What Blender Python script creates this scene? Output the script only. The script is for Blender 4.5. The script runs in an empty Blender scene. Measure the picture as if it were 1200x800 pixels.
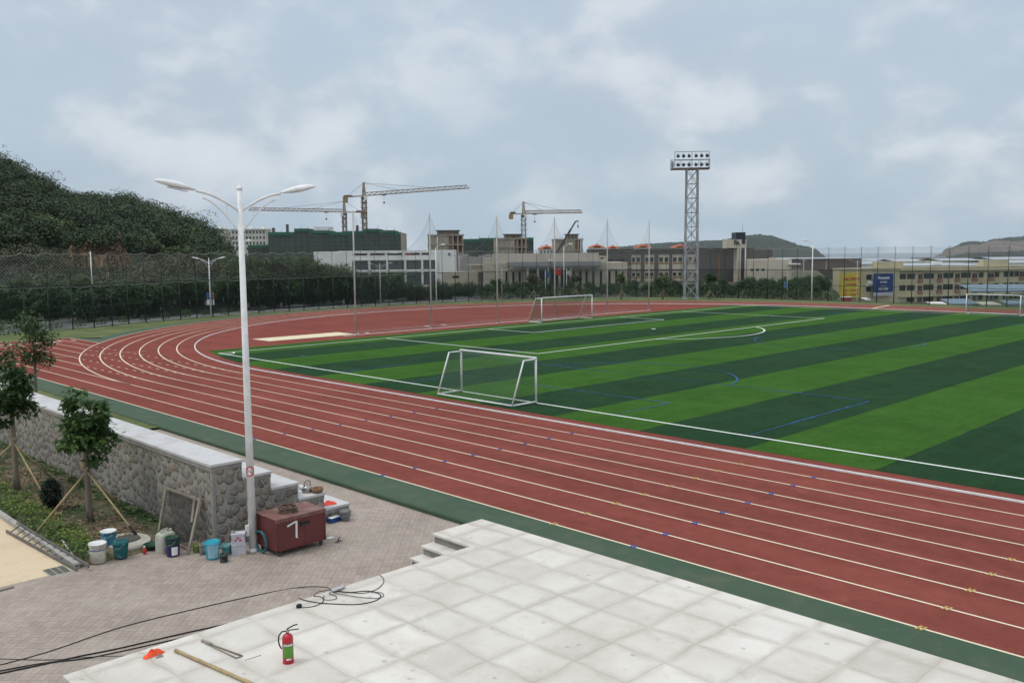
import bpy, math, random
from math import sin, cos, pi, radians, sqrt, atan2, hypot, floor
from mathutils import Vector, Matrix
SC = bpy.context.scene
COL = SC.collection
# ---------------------------------------------------------------- camera model (surveyed from the running track)
FPX, PITCH, YAW, CAMH, ROLL = 1046.8, 0.0987801, 0.79204, 6.594, 0.0088018
cp, sp, ca, sa = cos(PITCH), sin(PITCH), cos(YAW), sin(YAW)
def unroll(u, v):
    x, y = u-600, v-400
    c, s = cos(ROLL), sin(ROLL)
    return c*x-s*y, s*x+c*y
def gnd(u, v, z=0.0):
    x, y = unroll(u, v)
    F = FPX*cp-y*sp; D = y*cp+FPX*sp; k = (CAMH-z)/D
    R = x*k; F = F*k
    return (R*ca-F*sa, R*sa+F*ca, z)
def at(u, v, F):
    x, y = unroll(u, v)
    D = F*(y*cp+FPX*sp)/(FPX*cp-y*sp)
    w = F*cp+D*sp
    R = x*w/FPX
    return Vector((R*ca-F*sa, R*sa+F*ca, CAMH-D))
# ---------------------------------------------------------------- mesh builder
class MB:
    def __init__(s): s.v = []; s.f = []; s.m = []; s.uv = None; s.smooth = []
    def add(s, vs, fs, mi=0, sm=False):
        b = len(s.v); s.v.extend([tuple(p) for p in vs])
        for f in fs: s.f.append(tuple(i+b for i in f)); s.m.append(mi); s.smooth.append(sm)
    def box(s, x0, x1, y0, y1, z0, z1, mi=0):
        vs = [(x, y, z) for z in (z0, z1) for y in (y0, y1) for x in (x0, x1)]
        s.add(vs, [(0, 2, 3, 1), (4, 5, 7, 6), (0, 1, 5, 4), (2, 6, 7, 3), (0, 4, 6, 2), (1, 3, 7, 5)], mi)
    def bar(s, p, q, w, h=None, mi=0):
        h = h or w; p = Vector(p); q = Vector(q); d = (q-p).normalized()
        up = Vector((0, 0, 1)) if abs(d.z) < .95 else Vector((1, 0, 0))
        a = d.cross(up).normalized()*w/2; b = a.cross(d).normalized()*h/2
        vs = [r+i*a+j*b for r in (p, q) for i, j in ((-1, -1), (1, -1), (1, 1), (-1, 1))]
        s.add(vs, [(0, 1, 2, 3), (7, 6, 5, 4), (0, 4, 5, 1), (1, 5, 6, 2), (2, 6, 7, 3), (3, 7, 4, 0)], mi)
    def tube(s, pts, r, n=8, mi=0, caps=True):
        pts = [Vector(p) for p in pts]; rs = r if isinstance(r, (list, tuple)) else [r]*len(pts)
        base = len(s.v); N = len(pts); prev = None
        for i, p in enumerate(pts):
            d = (pts[min(i+1, N-1)]-pts[max(i-1, 0)]).normalized()
            if prev is None:
                up = Vector((0, 0, 1)) if abs(d.z) < .9 else Vector((1, 0, 0))
                a = d.cross(up).normalized()
            else:
                a = (prev-d*prev.dot(d)).normalized()
            prev = a; b = d.cross(a)
            for k in range(n):
                t = 2*pi*k/n; s.v.append(tuple(p+(a*cos(t)+b*sin(t))*rs[i]))
        for i in range(N-1):
            for k in range(n):
                k2 = (k+1) % n
                s.f.append((base+i*n+k, base+i*n+k2, base+(i+1)*n+k2, base+(i+1)*n+k)); s.m.append(mi); s.smooth.append(True)
        if caps:
            s.f.append(tuple(base+k for k in range(n))[::-1]); s.m.append(mi); s.smooth.append(False)
            s.f.append(tuple(base+(N-1)*n+k for k in range(n))); s.m.append(mi); s.smooth.append(False)
    def lathe(s, prof, n=20, c=(0, 0, 0), mi=0, sm=True, sx=1, sy=1):
        base = len(s.v)
        for r, z in prof:
            for k in range(n):
                t = 2*pi*k/n; s.v.append((c[0]+r*cos(t)*sx, c[1]+r*sin(t)*sy, c[2]+z))
        for i in range(len(prof)-1):
            for k in range(n):
                k2 = (k+1) % n
                s.f.append((base+i*n+k, base+i*n+k2, base+(i+1)*n+k2, base+(i+1)*n+k)); s.m.append(mi); s.smooth.append(sm)
        s.f.append(tuple(base+k for k in range(n))[::-1]); s.m.append(mi); s.smooth.append(False)
        s.f.append(tuple(base+(len(prof)-1)*n+k for k in range(n))); s.m.append(mi); s.smooth.append(False)
    def poly(s, pts, z=None, mi=0):
        s.add([(p[0], p[1], p[2] if z is None else z) for p in pts], [tuple(range(len(pts)))], mi)
    def strip(s, a, b, mi=0):
        n = len(a); s.add(list(a)+list(b), [(i, i+1, n+i+1, n+i) for i in range(n-1)], mi)
    def mesh(s, name, mats):
        me = bpy.data.meshes.new(name); me.from_pydata(s.v, [], s.f)
        for m in (mats if isinstance(mats, (list, tuple)) else [mats]): me.materials.append(m)
        me.polygons.foreach_set('material_index', s.m)
        me.polygons.foreach_set('use_smooth', s.smooth)
        if s.uv:
            ul = me.uv_layers.new(name='UVMap')
            for p in me.polygons:
                for li in p.loop_indices: ul.data[li].uv = s.uv[me.loops[li].vertex_index]
        me.update(); return me
    def build(s, name, mats, parent=None, loc=None, rz=0):
        o = bpy.data.objects.new(name, s.mesh(name, mats)); COL.objects.link(o)
        if parent: o.parent = parent
        if loc is not None: o.location = loc
        if rz: o.rotation_euler = (0, 0, rz)
        return o
def tag(o, label=None, cat=None, group=None, kind=None):
    if label: o['label'] = label
    if cat: o['category'] = cat
    if group: o['group'] = group
    if kind: o['kind'] = kind
    return o
def thing(name, loc, label, cat, group=None, rz=0):
    o = bpy.data.objects.new(name, None); COL.objects.link(o); o.location = loc; o.rotation_euler = (0, 0, rz)
    o.empty_display_size = .3
    return tag(o, label, cat, group)
def copy_tree(o, parent=None):
    c = o.copy(); COL.objects.link(c); c.parent = parent
    for ch in list(KIDS.get(o.name, [])) or [x for x in COL.objects if x.parent == o]: copy_tree(ch, c)
    return c
KIDS = {}
def dup(o, loc, rz=0, scale=None, label=None, group=None):
    if o.name not in KIDS: KIDS[o.name] = [x for x in COL.objects if x.parent == o]
    for k in KIDS[o.name]:
        if k.name not in KIDS: KIDS[k.name] = [x for x in COL.objects if x.parent == k]
    c = o.copy(); COL.objects.link(c)
    for ch in KIDS[o.name]:
        d = ch.copy(); COL.objects.link(d); d.parent = c
        for g in KIDS.get(ch.name, []):
            e = g.copy(); COL.objects.link(e); e.parent = d
    c.location = loc; c.rotation_euler = (0, 0, rz)
    if scale: c.scale = scale if isinstance(scale, (tuple, list)) else (scale,)*3
    if label: c['label'] = label
    if group: c['group'] = group
    return c
def struct(name, mb, mats): return tag(mb.build(name, mats), kind='structure')
# ---------------------------------------------------------------- materials
class NT:
    def __init__(s, name):
        s.m = bpy.data.materials.new(name); s.m.use_nodes = True; s.t = s.m.node_tree
        s.b = s.t.nodes['Principled BSDF']; s.out = s.t.nodes['Material Output']; s._tc = None
    def n(s, typ, **kw):
        nd = s.t.nodes.new(typ)
        for k, v in kw.items():
            if k.startswith('i_'): nd.inputs[k[2:].replace('_', ' ')].default_value = v
            else: setattr(nd, k, v)
        return nd
    def l(s, a, b): s.t.links.new(a, b)
    def obj(s):
        if not s._tc: s._tc = s.n('ShaderNodeTexCoord')
        return s._tc.outputs['Object']
    def uv(s):
        if not s._tc: s._tc = s.n('ShaderNodeTexCoord')
        return s._tc.outputs['UV']
    def math(s, op, a, b=None, c=None, clamp=False):
        nd = s.n('ShaderNodeMath', operation=op, use_clamp=clamp)
        for i, x in enumerate((a, b, c)):
            if x is None: continue
            if isinstance(x, (int, float)): nd.inputs[i].default_value = x
            else: s.l(x, nd.inputs[i])
        return nd.outputs[0]
    def noise(s, scale, detail=3, rough=.55, vec=None, dist=0):
        nd = s.n('ShaderNodeTexNoise'); nd.inputs['Scale'].default_value = scale; nd.inputs['Detail'].default_value = detail
        nd.inputs['Roughness'].default_value = rough; nd.inputs['Distortion'].default_value = dist
        s.l(vec or s.obj(), nd.inputs['Vector']); return nd.outputs['Fac']
    def ramp(s, fac, stops, interp='LINEAR'):
        nd = s.n('ShaderNodeValToRGB'); cr = nd.color_ramp; cr.interpolation = interp
        while len(cr.elements) < len(stops): cr.elements.new(.5)
        for e, (p, c) in zip(cr.elements, stops): e.position = p; e.color = (*c, 1) if len(c) == 3 else c
        s.l(fac, nd.inputs['Fac']); return nd.outputs['Color']
    def mix(s, fac, a, b, mode='MIX'):
        nd = s.n('ShaderNodeMix', data_type='RGBA', blend_type=mode, clamp_factor=True)
        for k, x in ((0, fac), (6, a), (7, b)):
            if isinstance(x, (int, float)): nd.inputs[k].default_value = x
            elif isinstance(x, tuple): nd.inputs[k].default_value = (*x, 1)
            else: s.l(x, nd.inputs[k])
        return nd.outputs[2]
    def bump(s, h, strength=.3, dist=.02):
        nd = s.n('ShaderNodeBump'); nd.inputs['Strength'].default_value = strength; nd.inputs['Distance'].default_value = dist
        s.l(h, nd.inputs['Height']); s.l(nd.outputs[0], s.b.inputs['Normal'])
    def col(s, c):
        if isinstance(c, tuple): s.b.inputs['Base Color'].default_value = (*c, 1)
        else: s.l(c, s.b.inputs['Base Color'])
    def rough(s, r): s.b.inputs['Roughness'].default_value = r
def sc3(c, k): return tuple(min(1, x*k) for x in c)
def M(name, c, rough=.6, var=.18, scale=3.0, metal=0, spec=.3, bump=0, fine=None):
    t = NT(name); n1 = t.noise(scale, 4)
    base = t.ramp(n1, [(.3, sc3(c, 1-var)), (.7, sc3(c, 1+var))])
    if fine:
        n2 = t.noise(scale*fine, 2); base = t.mix(.5, base, t.ramp(n2, [(.35, sc3(c, 1-var)), (.65, sc3(c, 1+var))]))
    t.col(base); t.rough(rough); t.b.inputs['Metallic'].default_value = metal
    t.b.inputs['Specular IOR Level'].default_value = spec
    if bump: t.bump(t.noise(scale*8, 3), bump, .01)
    return t.m
def weather(name, c, dirt, rough=.65, scale=.6, lo=.45, hi=.7, fine=12, spec=.25, streak=1):
    t = NT(name)
    mp = t.n('ShaderNodeMapping'); mp.inputs['Scale'].default_value = (1, 1, 1/streak); t.l(t.obj(), mp.inputs['Vector'])
    f = t.ramp(t.noise(scale, 6, .65, vec=mp.outputs[0]), [(lo, (0, 0, 0)), (hi, (1, 1, 1))])
    base = t.mix(f, c, dirt); g = t.ramp(t.noise(scale*fine, 3), [(.3, (.88, .88, .88)), (.7, (1.1, 1.1, 1.1))])
    t.col(t.mix(1.0, base, g, 'MULTIPLY')); t.rough(rough); t.b.inputs['Specular IOR Level'].default_value = spec
    return t.m
# track
t = NT('red_track'); a = t.ramp(t.noise(.22, 4, .6), [(.3, (.192, .055, .043)), (.72, (.242, .071, .055))])
g = t.ramp(t.noise(45, 4, .8), [(.3, (.62, .60, .60)), (.7, (1.38, 1.4, 1.4))])
a = t.mix(1, a, g, 'MULTIPLY')
a = t.mix(1, a, t.ramp(t.noise(2.2, 6, .75), [(.35, (.86, .86, .87)), (.65, (1.1, 1.1, 1.1))]), 'MULTIPLY')
a = t.mix(t.ramp(t.noise(.35, 6, .75, dist=.5), [(.55, (0, 0, 0)), (.72, (.30, .30, .30))]), a, (.15, .055, .045))
mp = t.n('ShaderNodeMapping'); mp.inputs['Scale'].default_value = (.04, .9, 1); t.l(t.obj(), mp.inputs['Vector'])
a = t.mix(1, a, t.ramp(t.noise(1, 4, .6, vec=mp.outputs[0]), [(.35, (.9, .9, .9)), (.7, (1.1, 1.08, 1.06))]), 'MULTIPLY')
a = t.mix(t.ramp(t.noise(.9, 5, .7), [(.62, (0, 0, 0)), (.8, (.35, .35, .35))]), a, (.36, .16, .12))
t.col(a); t.rough(1.0); t.b.inputs['Specular IOR Level'].default_value = .05; t.bump(t.noise(220, 2), .5, .004); RED = t.m
def rubber_green():
    t = NT('green_rubber'); a = t.ramp(t.noise(.35, 4, .6), [(.3, (.032, .074, .040)), (.72, (.056, .090, .050))])
    g = t.ramp(t.noise(70, 2, .7), [(.25, (.75, .75, .75)), (.75, (1.25, 1.25, 1.25))])
    a = t.mix(1, a, g, 'MULTIPLY')
    a = t.mix(t.ramp(t.noise(1.3, 5, .7), [(.5, (0, 0, 0)), (.75, (.55, .55, .55))]), a, (.115, .12, .075))
    t.col(a); t.rough(.9); return t.m
GREEN = rubber_green()
# turf stripes across the pitch
t = NT('turf'); sx = t.n('ShaderNodeSeparateXYZ'); t.l(t.obj(), sx.inputs[0])
wob = t.math('MULTIPLY', t.math('SUBTRACT', t.noise(.5, 2), .5), .12)
k = t.math('FRACT', t.math('DIVIDE', t.math('ADD', t.math('ADD', sx.outputs[0], 15.5), wob), 8.8))
k = t.math('ABSOLUTE', k)
lite = t.math('LESS_THAN', k, .5)
n1 = t.noise(.7, 5, .65); n2 = t.noise(26, 3, .7)
mp = t.n('ShaderNodeMapping'); mp.inputs['Scale'].default_value = (2.2, .12, 1); t.l(t.obj(), mp.inputs['Vector'])
n3 = t.noise(1.4, 4, .7, vec=mp.outputs[0])
A = t.ramp(n1, [(.3, (.032, .096, .014)), (.7, (.049, .122, .022))])
B = t.ramp(n1, [(.3, (.015, .046, .020)), (.7, (.023, .060, .026))])
cc = t.mix(lite, B, A)
cc = t.mix(1, cc, t.ramp(n2, [(.25, (.72, .74, .72)), (.75, (1.28, 1.26, 1.28))]), 'MULTIPLY')
seam = t.math('LESS_THAN', t.math('FRACT', t.math('DIVIDE', t.math('ADD', sx.outputs[0], 15.5), 4.4)), .012)
cc = t.mix(t.math('MULTIPLY', seam, .35), cc, (.012, .03, .014))
n4 = t.noise(.16, 5, .7); cc = t.mix(1, cc, t.ramp(n4, [(.35, (.86, .88, .88)), (.68, (1.14, 1.12, 1.05))]), 'MULTIPLY')
n5 = t.noise(5, 5, .8); cc = t.mix(1, cc, t.ramp(n5, [(.35, (.84, .86, .84)), (.65, (1.16, 1.14, 1.16))]), 'MULTIPLY')
cc = t.mix(1, cc, t.ramp(n3, [(.3, (.9, .9, .9)), (.7, (1.14, 1.1, 1.1))]), 'MULTIPLY')
t.col(cc); t.rough(1.0); t.b.inputs['Specular IOR Level'].default_value = .04
t.bump(t.noise(40, 3, .7), .6, .02); TURF = t.m
def paint(name, c, wear=.25):
    t = NT(name); f = t.ramp(t.noise(9, 5, .75), [(.5, (0, 0, 0)), (.75, (wear,)*3)])
    t.col(t.mix(f, c, sc3(c, .55))); t.rough(.7); return t.m
CREAM = paint('cream_line_paint', (.78, .68, .50), .45)
def worn(name, c):
    t = NT(name); t.col(c); t.rough(.9); f = t.ramp(t.noise(.16, 3, .6), [(.44, (0, 0, 0)), (.60, (1, 1, 1))]); g = t.ramp(t.noise(7, 4, .7), [(.35, (.3, .3, .3)), (.6, (1, 1, 1))])
    f = t.math('MULTIPLY', t.math('MULTIPLY_ADD', f, .75, .32), g)
    tr = t.n('ShaderNodeBsdfTransparent'); mx = t.n('ShaderNodeMixShader'); t.l(f, mx.inputs[0]); t.l(tr.outputs[0], mx.inputs[1]); t.l(t.b.outputs[0], mx.inputs[2]); t.l(mx.outputs[0], t.out.inputs[0]); return t.m
WHITE_P = paint('white_line_paint', (.82, .84, .80), .3)
BLUE_P = worn('blue_line_paint', (.018, .10, .30))
YEL_P = paint('yellow_mark_paint', (.50, .33, .10), .5)
NAVY_P = paint('navy_mark_paint', (.03, .06, .30), .3)
# paving bricks
def brick(name, c1, c2, mortar, bw=.2, bh=.1, rot=0, stain=(.30, .27, .25), msz=.008, weave=False):
    t = NT(name); mp = t.n('ShaderNodeMapping'); mp.inputs['Rotation'].default_value = (0, 0, rot); t.l(t.obj(), mp.inputs['Vector'])
    br = t.n('ShaderNodeTexBrick'); br.inputs['Scale'].default_value = 1; br.inputs['Brick Width'].default_value = bw
    br.inputs['Row Height'].default_value = bh; br.inputs['Mortar Size'].default_value = msz; br.inputs['Mortar Smooth'].default_value = .4
    br.inputs['Color1'].default_value = (*c1, 1); br.inputs['Color2'].default_value = (*c2, 1); br.inputs['Mortar'].default_value = (*mortar, 1)
    br.inputs['Bias'].default_value = 0; 
    if weave:
        sx = t.n('ShaderNodeSeparateXYZ'); t.l(mp.outputs[0], sx.inputs[0])
        fx = t.math('FLOOR', t.math('DIVIDE', sx.outputs[0], bw)); fy = t.math('FLOOR', t.math('DIVIDE', sx.outputs[1], bw))
        ck = t.math('ABSOLUTE', t.math('MODULO', t.math('ADD', fx, fy), 2.0))
        ca_ = t.n('ShaderNodeCombineXYZ'); t.l(sx.outputs[1], ca_.inputs[0]); t.l(sx.outputs[0], ca_.inputs[1]); t.l(sx.outputs[2], ca_.inputs[2])
        mv = t.n('ShaderNodeMix', data_type='VECTOR'); t.l(ck, mv.inputs[0]); t.l(mp.outputs[0], mv.inputs[4]); t.l(ca_.outputs[0], mv.inputs[5]); br.offset = 0.0; t.l(mv.outputs[1], br.inputs['Vector'])
    else: t.l(mp.outputs[0], br.inputs['Vector'])
    a = br.outputs['Color']
    a = t.mix(1, a, t.ramp(t.noise(.45, 6, .65), [(.3, (.84, .83, .82)), (.7, (1.12, 1.1, 1.08))]), 'MULTIPLY')
    a = t.mix(t.ramp(t.noise(.7, 7, .75), [(.46, (0, 0, 0)), (.72, (.6, .6, .6))]), a, stain)
    a = t.mix(1, a, t.ramp(t.noise(40, 2, .7), [(.3, (.9, .9, .9)), (.7, (1.1, 1.1, 1.1))]), 'MULTIPLY')
    t.col(a); t.rough(.85)
    bm = t.mix(.25, br.outputs['Fac'], t.noise(60, 2)); t.bump(t.math('SUBTRACT', 1, bm), .5, .012); return t.m
PAVE = brick('paving_brick', (.37, .31, .265), (.30, .25, .215), (.22, .185, .16), .23, .115, radians(45), (.46, .405, .34), .007, True)
# platform concrete
t = NT('platform_concrete'); sx = t.n('ShaderNodeSeparateXYZ'); t.l(t.obj(), sx.inputs[0])
def gridline(axis, off, per, w0, w1, ns):
    wv = t.math('MULTIPLY', t.math('SUBTRACT', t.noise(ns, 3), .5), .22)
    x = t.math('ADD', t.math('ADD', sx.outputs[axis], off), wv)
    fr = t.math('FRACT', t.math('DIVIDE', x, per))
    d = t.math('MULTIPLY', t.math('ABSOLUTE', t.math('SUBTRACT', fr, .5)), per)   # .5*per at line? distance from cell centre
    return t.math('SUBTRACT', per/2, d)
dx = gridline(0, 100*.97+11.40, .97, 0, 0, 1.1); dy = gridline(1, 100*.885-12.66+.885*20, .885, 0, 0, 1.4)
dm = t.math('MINIMUM', dx, dy)
wide = t.math('MULTIPLY_ADD', t.noise(1.5, 6, .75), .50, -.10)
st = t.math('SUBTRACT', 1, t.math('DIVIDE', dm, wide, clamp=True), clamp=True)
st = t.math('MULTIPLY', st, t.ramp(t.noise(.7, 4, .6), [(.3, (.35, .35, .35)), (.65, (1, 1, 1))]))
base = t.ramp(t.noise(.5, 6, .65), [(.28, (.53, .485, .42)), (.55, (.655, .62, .565)), (.8, (.73, .705, .655))])
cellv = t.n('ShaderNodeCombineXYZ'); t.l(t.math('FLOOR', t.math('DIVIDE', t.math('ADD', sx.outputs[0], 100*.97+11.40), .97)), cellv.inputs[0]); t.l(t.math('FLOOR', t.math('DIVIDE', t.math('ADD', sx.outputs[1], 100*.885-12.66+.885*20), .885)), cellv.inputs[1])
wn_ = t.n('ShaderNodeTexWhiteNoise', noise_dimensions='2D'); t.l(cellv.outputs[0], wn_.inputs['Vector'])
base = t.mix(1, base, t.ramp(wn_.outputs['Value'], [(0, (.90, .895, .885)), (1, (1.07, 1.07, 1.07))]), 'MULTIPLY')
base = t.mix(t.math('MULTIPLY', st, .72), base, (.43, .385, .325))
vo = t.n('ShaderNodeTexVoronoi', feature='F1'); vo.inputs['Scale'].default_value = 1.9; vo.inputs['Randomness'].default_value = 1; t.l(t.obj(), vo.inputs['Vector'])
sp0 = t.math('LESS_THAN', t.math('ADD', vo.outputs['Distance'], t.math('MULTIPLY', t.noise(14, 5, .8), .30)), .225)
base = t.mix(t.math('MULTIPLY', sp0, .45), base, (.26, .245, .225))
line = t.math('MULTIPLY', t.math('LESS_THAN', dm, .006), t.ramp(t.noise(1.1, 3), [(.38, (0, 0, 0)), (.55, (1, 1, 1))]))
base = t.mix(t.math('MULTIPLY', line, .5), base, (.28, .25, .22))
base = t.mix(t.ramp(t.noise(1.9, 7, .75, dist=.6), [(.56, (0, 0, 0)), (.78, (.75, .75, .75))]), base, (.45, .405, .345))
base = t.mix(t.ramp(t.noise(7, 6, .75, dist=1.2), [(.66, (0, 0, 0)), (.78, (.8, .8, .8))]), base, (.30, .285, .27))
base = t.mix(t.ramp(t.noise(3.1, 7, .75, dist=.4), [(.6, (0, 0, 0)), (.75, (.5, .5, .5))]), base, (.80, .80, .79))
base = t.mix(1, base, t.ramp(t.noise(80, 2, .7), [(.3, (.94, .94, .94)), (.7, (1.06, 1.06, 1.06))]), 'MULTIPLY')
t.col(base); t.rough(.75); t.bump(t.noise(30, 4, .7), .25, .006); PLAT = t.m
RISER = weather('step_riser_stone', (.22, .21, .20), (.32, .30, .28), scale=2)
# stone wall
def cobble(name, scale=4.5):
    t = NT(name)
    wrp = t.n('ShaderNodeVectorMath', operation='ADD')
    nz = t.n('ShaderNodeTexNoise'); nz.inputs['Scale'].default_value = 3; t.l(t.obj(), nz.inputs['Vector'])
    scv = t.n('ShaderNodeVectorMath', operation='SCALE'); scv.inputs['Scale'].default_value = .16; t.l(nz.outputs['Color'], scv.inputs[0])
    t.l(t.obj(), wrp.inputs[0]); t.l(scv.outputs[0], wrp.inputs[1])
    v = t.n('ShaderNodeTexVoronoi', feature='DISTANCE_TO_EDGE'); v.inputs['Scale'].default_value = scale; v.inputs['Randomness'].default_value = .8; t.l(wrp.outputs[0], v.inputs['Vector'])
    v2 = t.n('ShaderNodeTexVoronoi', feature='F1'); v2.inputs['Scale'].default_value = scale; v2.inputs['Randomness'].default_value = .8; t.l(wrp.outputs[0], v2.inputs['Vector'])
    d = v.outputs['Distance']
    hs = t.n('ShaderNodeSeparateColor'); t.l(v2.outputs['Color'], hs.inputs[0])
    stone = t.ramp(hs.outputs[0], [(0, (.17, .155, .13)), (.35, (.235, .22, .19)), (.6, (.29, .24, .18)), (.8, (.21, .20, .18)), (1, (.32, .275, .21))])
    stone = t.mix(1, stone, t.ramp(t.noise(14, 5, .7), [(.3, (.7, .7, .7)), (.7, (1.3, 1.28, 1.25))]), 'MULTIPLY')
    mort = t.ramp(t.noise(5, 5, .7), [(.3, (.24, .225, .20)), (.7, (.36, .34, .305))])
    rd = v2.outputs['Distance']; rn = t.math('ADD', rd, t.math('MULTIPLY', t.noise(9, 2), .12))
    em = t.math('MULTIPLY', t.ramp(d, [(.035, (0, 0, 0)), (.07, (1, 1, 1))]), t.ramp(rn, [(.60, (1, 1, 1)), (.66, (0, 0, 0))]))
    edge = em
    ring = t.math('MULTIPLY_ADD', t.ramp(d, [(.06, (0, 0, 0)), (.09, (1, 1, 1)), (.15, (0, 0, 0))]), -.30, 1.0)
    a = t.mix(edge, mort, stone); a = t.mix(1, a, ring, 'MULTIPLY')
    a = t.mix(t.ramp(t.noise(.8, 5, .6), [(.5, (0, 0, 0)), (.75, (.4, .4, .4))]), a, (.12, .115, .10))
    t.col(a); t.rough(.9)
    h = t.math('MULTIPLY', em, t.ramp(rn, [(.0, (1, 1, 1)), (.5, (.6, .6, .6)), (.62, (.1, .1, .1))])); t.bump(h, 1.0, .07); return t.m
COBBLE = cobble('cobble_masonry')
COPING = weather('coping_granite', (.55, .545, .54), (.36, .35, .33), scale=1.2, fine=40, lo=.5, hi=.8)
MORTAR = weather('mortar_band', (.25, .24, .22), (.34, .32, .29), scale=2)
SANDY = weather('sandy_slab', (.66, .53, .36), (.48, .37, .24), scale=.9, fine=30, lo=.5, hi=.85)
KERB = weather('kerb_concrete', (.40, .39, .36), (.26, .25, .22), scale=2)
SOIL = NT('planting_soil'); t = SOIL
a = t.ramp(t.noise(1.3, 6, .7), [(.32, (.035, .060, .020)), (.48, (.085, .085, .040)), (.62, (.20, .15, .095)), (.8, (.28, .215, .14))])
a = t.mix(1, a, t.ramp(t.noise(30, 3, .7), [(.3, (.6, .6, .6)), (.7, (1.35, 1.35, 1.35))]), 'MULTIPLY'); t.col(a); t.rough(.95); t.bump(t.noise(18, 4, .7), 1, .05); SOIL = t.m
t = NT('verge_grass'); a = t.ramp(t.noise(.35, 6, .7), [(.3, (.055, .090, .020)), (.5, (.095, .125, .032)), (.66, (.155, .165, .055)), (.82, (.26, .20, .11))])
a = t.mix(1, a, t.ramp(t.noise(9, 4, .75), [(.3, (.65, .65, .65)), (.7, (1.35, 1.35, 1.3))]), 'MULTIPLY'); t.col(a); t.rough(.95); t.bump(t.noise(12, 4, .7), .8, .08); VERGE = t.m
t = NT('open_ground'); a = t.ramp(t.noise(.03, 6, .7), [(.3, (.045, .07, .03)), (.55, (.09, .095, .05)), (.75, (.19, .16, .115))]); t.col(a); t.rough(.95); GROUND = t.m
t = NT('sea_water'); t.col((.10, .14, .16)); t.rough(.25); t.bump(t.noise(.05, 4), .4, .6); SEA = t.m
ASPH = weather('asphalt', (.075, .075, .078), (.12, .115, .11), scale=.5)
SANDPIT = weather('pit_sand', (.74, .64, .44), (.62, .52, .35), scale=1.2, fine=20)
WHITE_M = weather('white_painted_metal', (.80, .80, .785), (.66, .655, .63), scale=1.1, rough=.4, lo=.5, hi=.95, spec=.4, fine=3)
GALV = weather('galvanised_steel', (.36, .38, .39), (.24, .25, .26), scale=2, rough=.5)
GREYPOLE = weather('grey_pole_paint', (.52, .50, .47), (.38, .36, .33), scale=1, rough=.6)
DKGREEN = M('dark_green_metal', (.010, .028, .022), .5)
BLACK = M('black_rubber', (.016, .016, .017), .5)
BAMBOO = weather('bamboo_pole', (.42, .32, .17), (.26, .19, .11), scale=6)
WOOD = weather('grey_weathered_wood', (.29, .25, .20), (.18, .15, .12), scale=5)
BARK = weather('tree_bark', (.20, .165, .13), (.10, .085, .068), scale=5, streak=4)
WHITEWASH = weather('whitewash', (.62, .62, .58), (.42, .41, .37), scale=4)
def leafmat(name, c1, c2, c3, sc=1.6, trans=.25):
    t = NT(name); a = t.ramp(t.noise(sc, 3, .6), [(.3, c1), (.52, c2), (.75, c3)])
    gi = t.n('ShaderNodeNewGeometry')
    rv = t.math('MULTIPLY_ADD', gi.outputs['Random Per Island'], .8, .6)
    rgb = t.n('ShaderNodeCombineColor'); [t.l(rv, rgb.inputs[i]) for i in range(3)]
    oi = t.n('ShaderNodeObjectInfo'); ov = t.math('MULTIPLY_ADD', oi.outputs['Random'], .5, .75)
    rgb2 = t.n('ShaderNodeCombineColor'); [t.l(ov, rgb2.inputs[i]) for i in range(3)]
    a = t.mix(1, t.mix(1, a, rgb.outputs[0], 'MULTIPLY'), rgb2.outputs[0], 'MULTIPLY'); t.col(a); t.rough(.55); t.b.inputs['Specular IOR Level'].default_value = .3
    tr = t.n('ShaderNodeBsdfTranslucent'); t.l(a, tr.inputs['Color'])
    mx = t.n('ShaderNodeMixShader'); mx.inputs[0].default_value = trans; t.l(t.b.outputs[0], mx.inputs[1]); t.l(tr.outputs[0], mx.inputs[2]); t.l(mx.outputs[0], t.out.inputs[0])
    return t.m
LEAF_D = leafmat('dark_leaves', (.024, .056, .018), (.040, .090, .026), (.072, .135, .036))
LEAF_M = leafmat('mid_leaves', (.032, .068, .020), (.056, .105, .030), (.095, .155, .045))
LEAF_Y = leafmat('yellow_green_leaves', (.05, .09, .018), (.10, .15, .03), (.17, .22, .05))
LEAF_F = leafmat('far_forest_leaves', (.012, .030, .009), (.032, .062, .015), (.095, .13, .034), sc=.11, trans=.12)
LEAF_S = leafmat('scrub_leaves', (.035, .05, .022), (.065, .075, .034), (.11, .105, .055), sc=.3, trans=.15)
LEAF_N = leafmat('near_tree_leaves', (.026, .066, .020), (.052, .108, .026), (.105, .165, .040), sc=4, trans=.35)
LEAF_G = leafmat('ground_cover_leaves', (.08, .15, .025), (.14, .22, .035), (.23, .29, .06), sc=3)
LEAF_DRY = leafmat('dry_leaf_litter', (.14, .08, .04), (.23, .15, .085), (.33, .24, .15), sc=6, trans=.05)
def netmat(name, c, period, width, rough=.7, diamond=True):
    """thin strands with real gaps, laid out in the net's own UV (metres)"""
    t = NT(name); sx = t.n('ShaderNodeSeparateXYZ'); t.l(t.uv(), sx.inputs[0])
    u, v = sx.outputs[0], sx.outputs[1]
    if diamond: p, q = t.math('ADD', u, v), t.math('SUBTRACT', u, v)
    else: p, q = u, v
    fs = [t.math('LESS_THAN', t.math('FRACT', t.math('DIVIDE', t.math('ADD', x, 1000.0), period)), width) for x in (p, q)]
    f = t.math('MAXIMUM', fs[0], fs[1])
    t.col(c); t.rough(rough)
    tr = t.n('ShaderNodeBsdfTransparent'); mx = t.n('ShaderNodeMixShader')
    t.l(f, mx.inputs[0]); t.l(tr.outputs[0], mx.inputs[1]); t.l(t.b.outputs[0], mx.inputs[2]); t.l(mx.outputs[0], t.out.inputs[0]); return t.m
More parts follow.
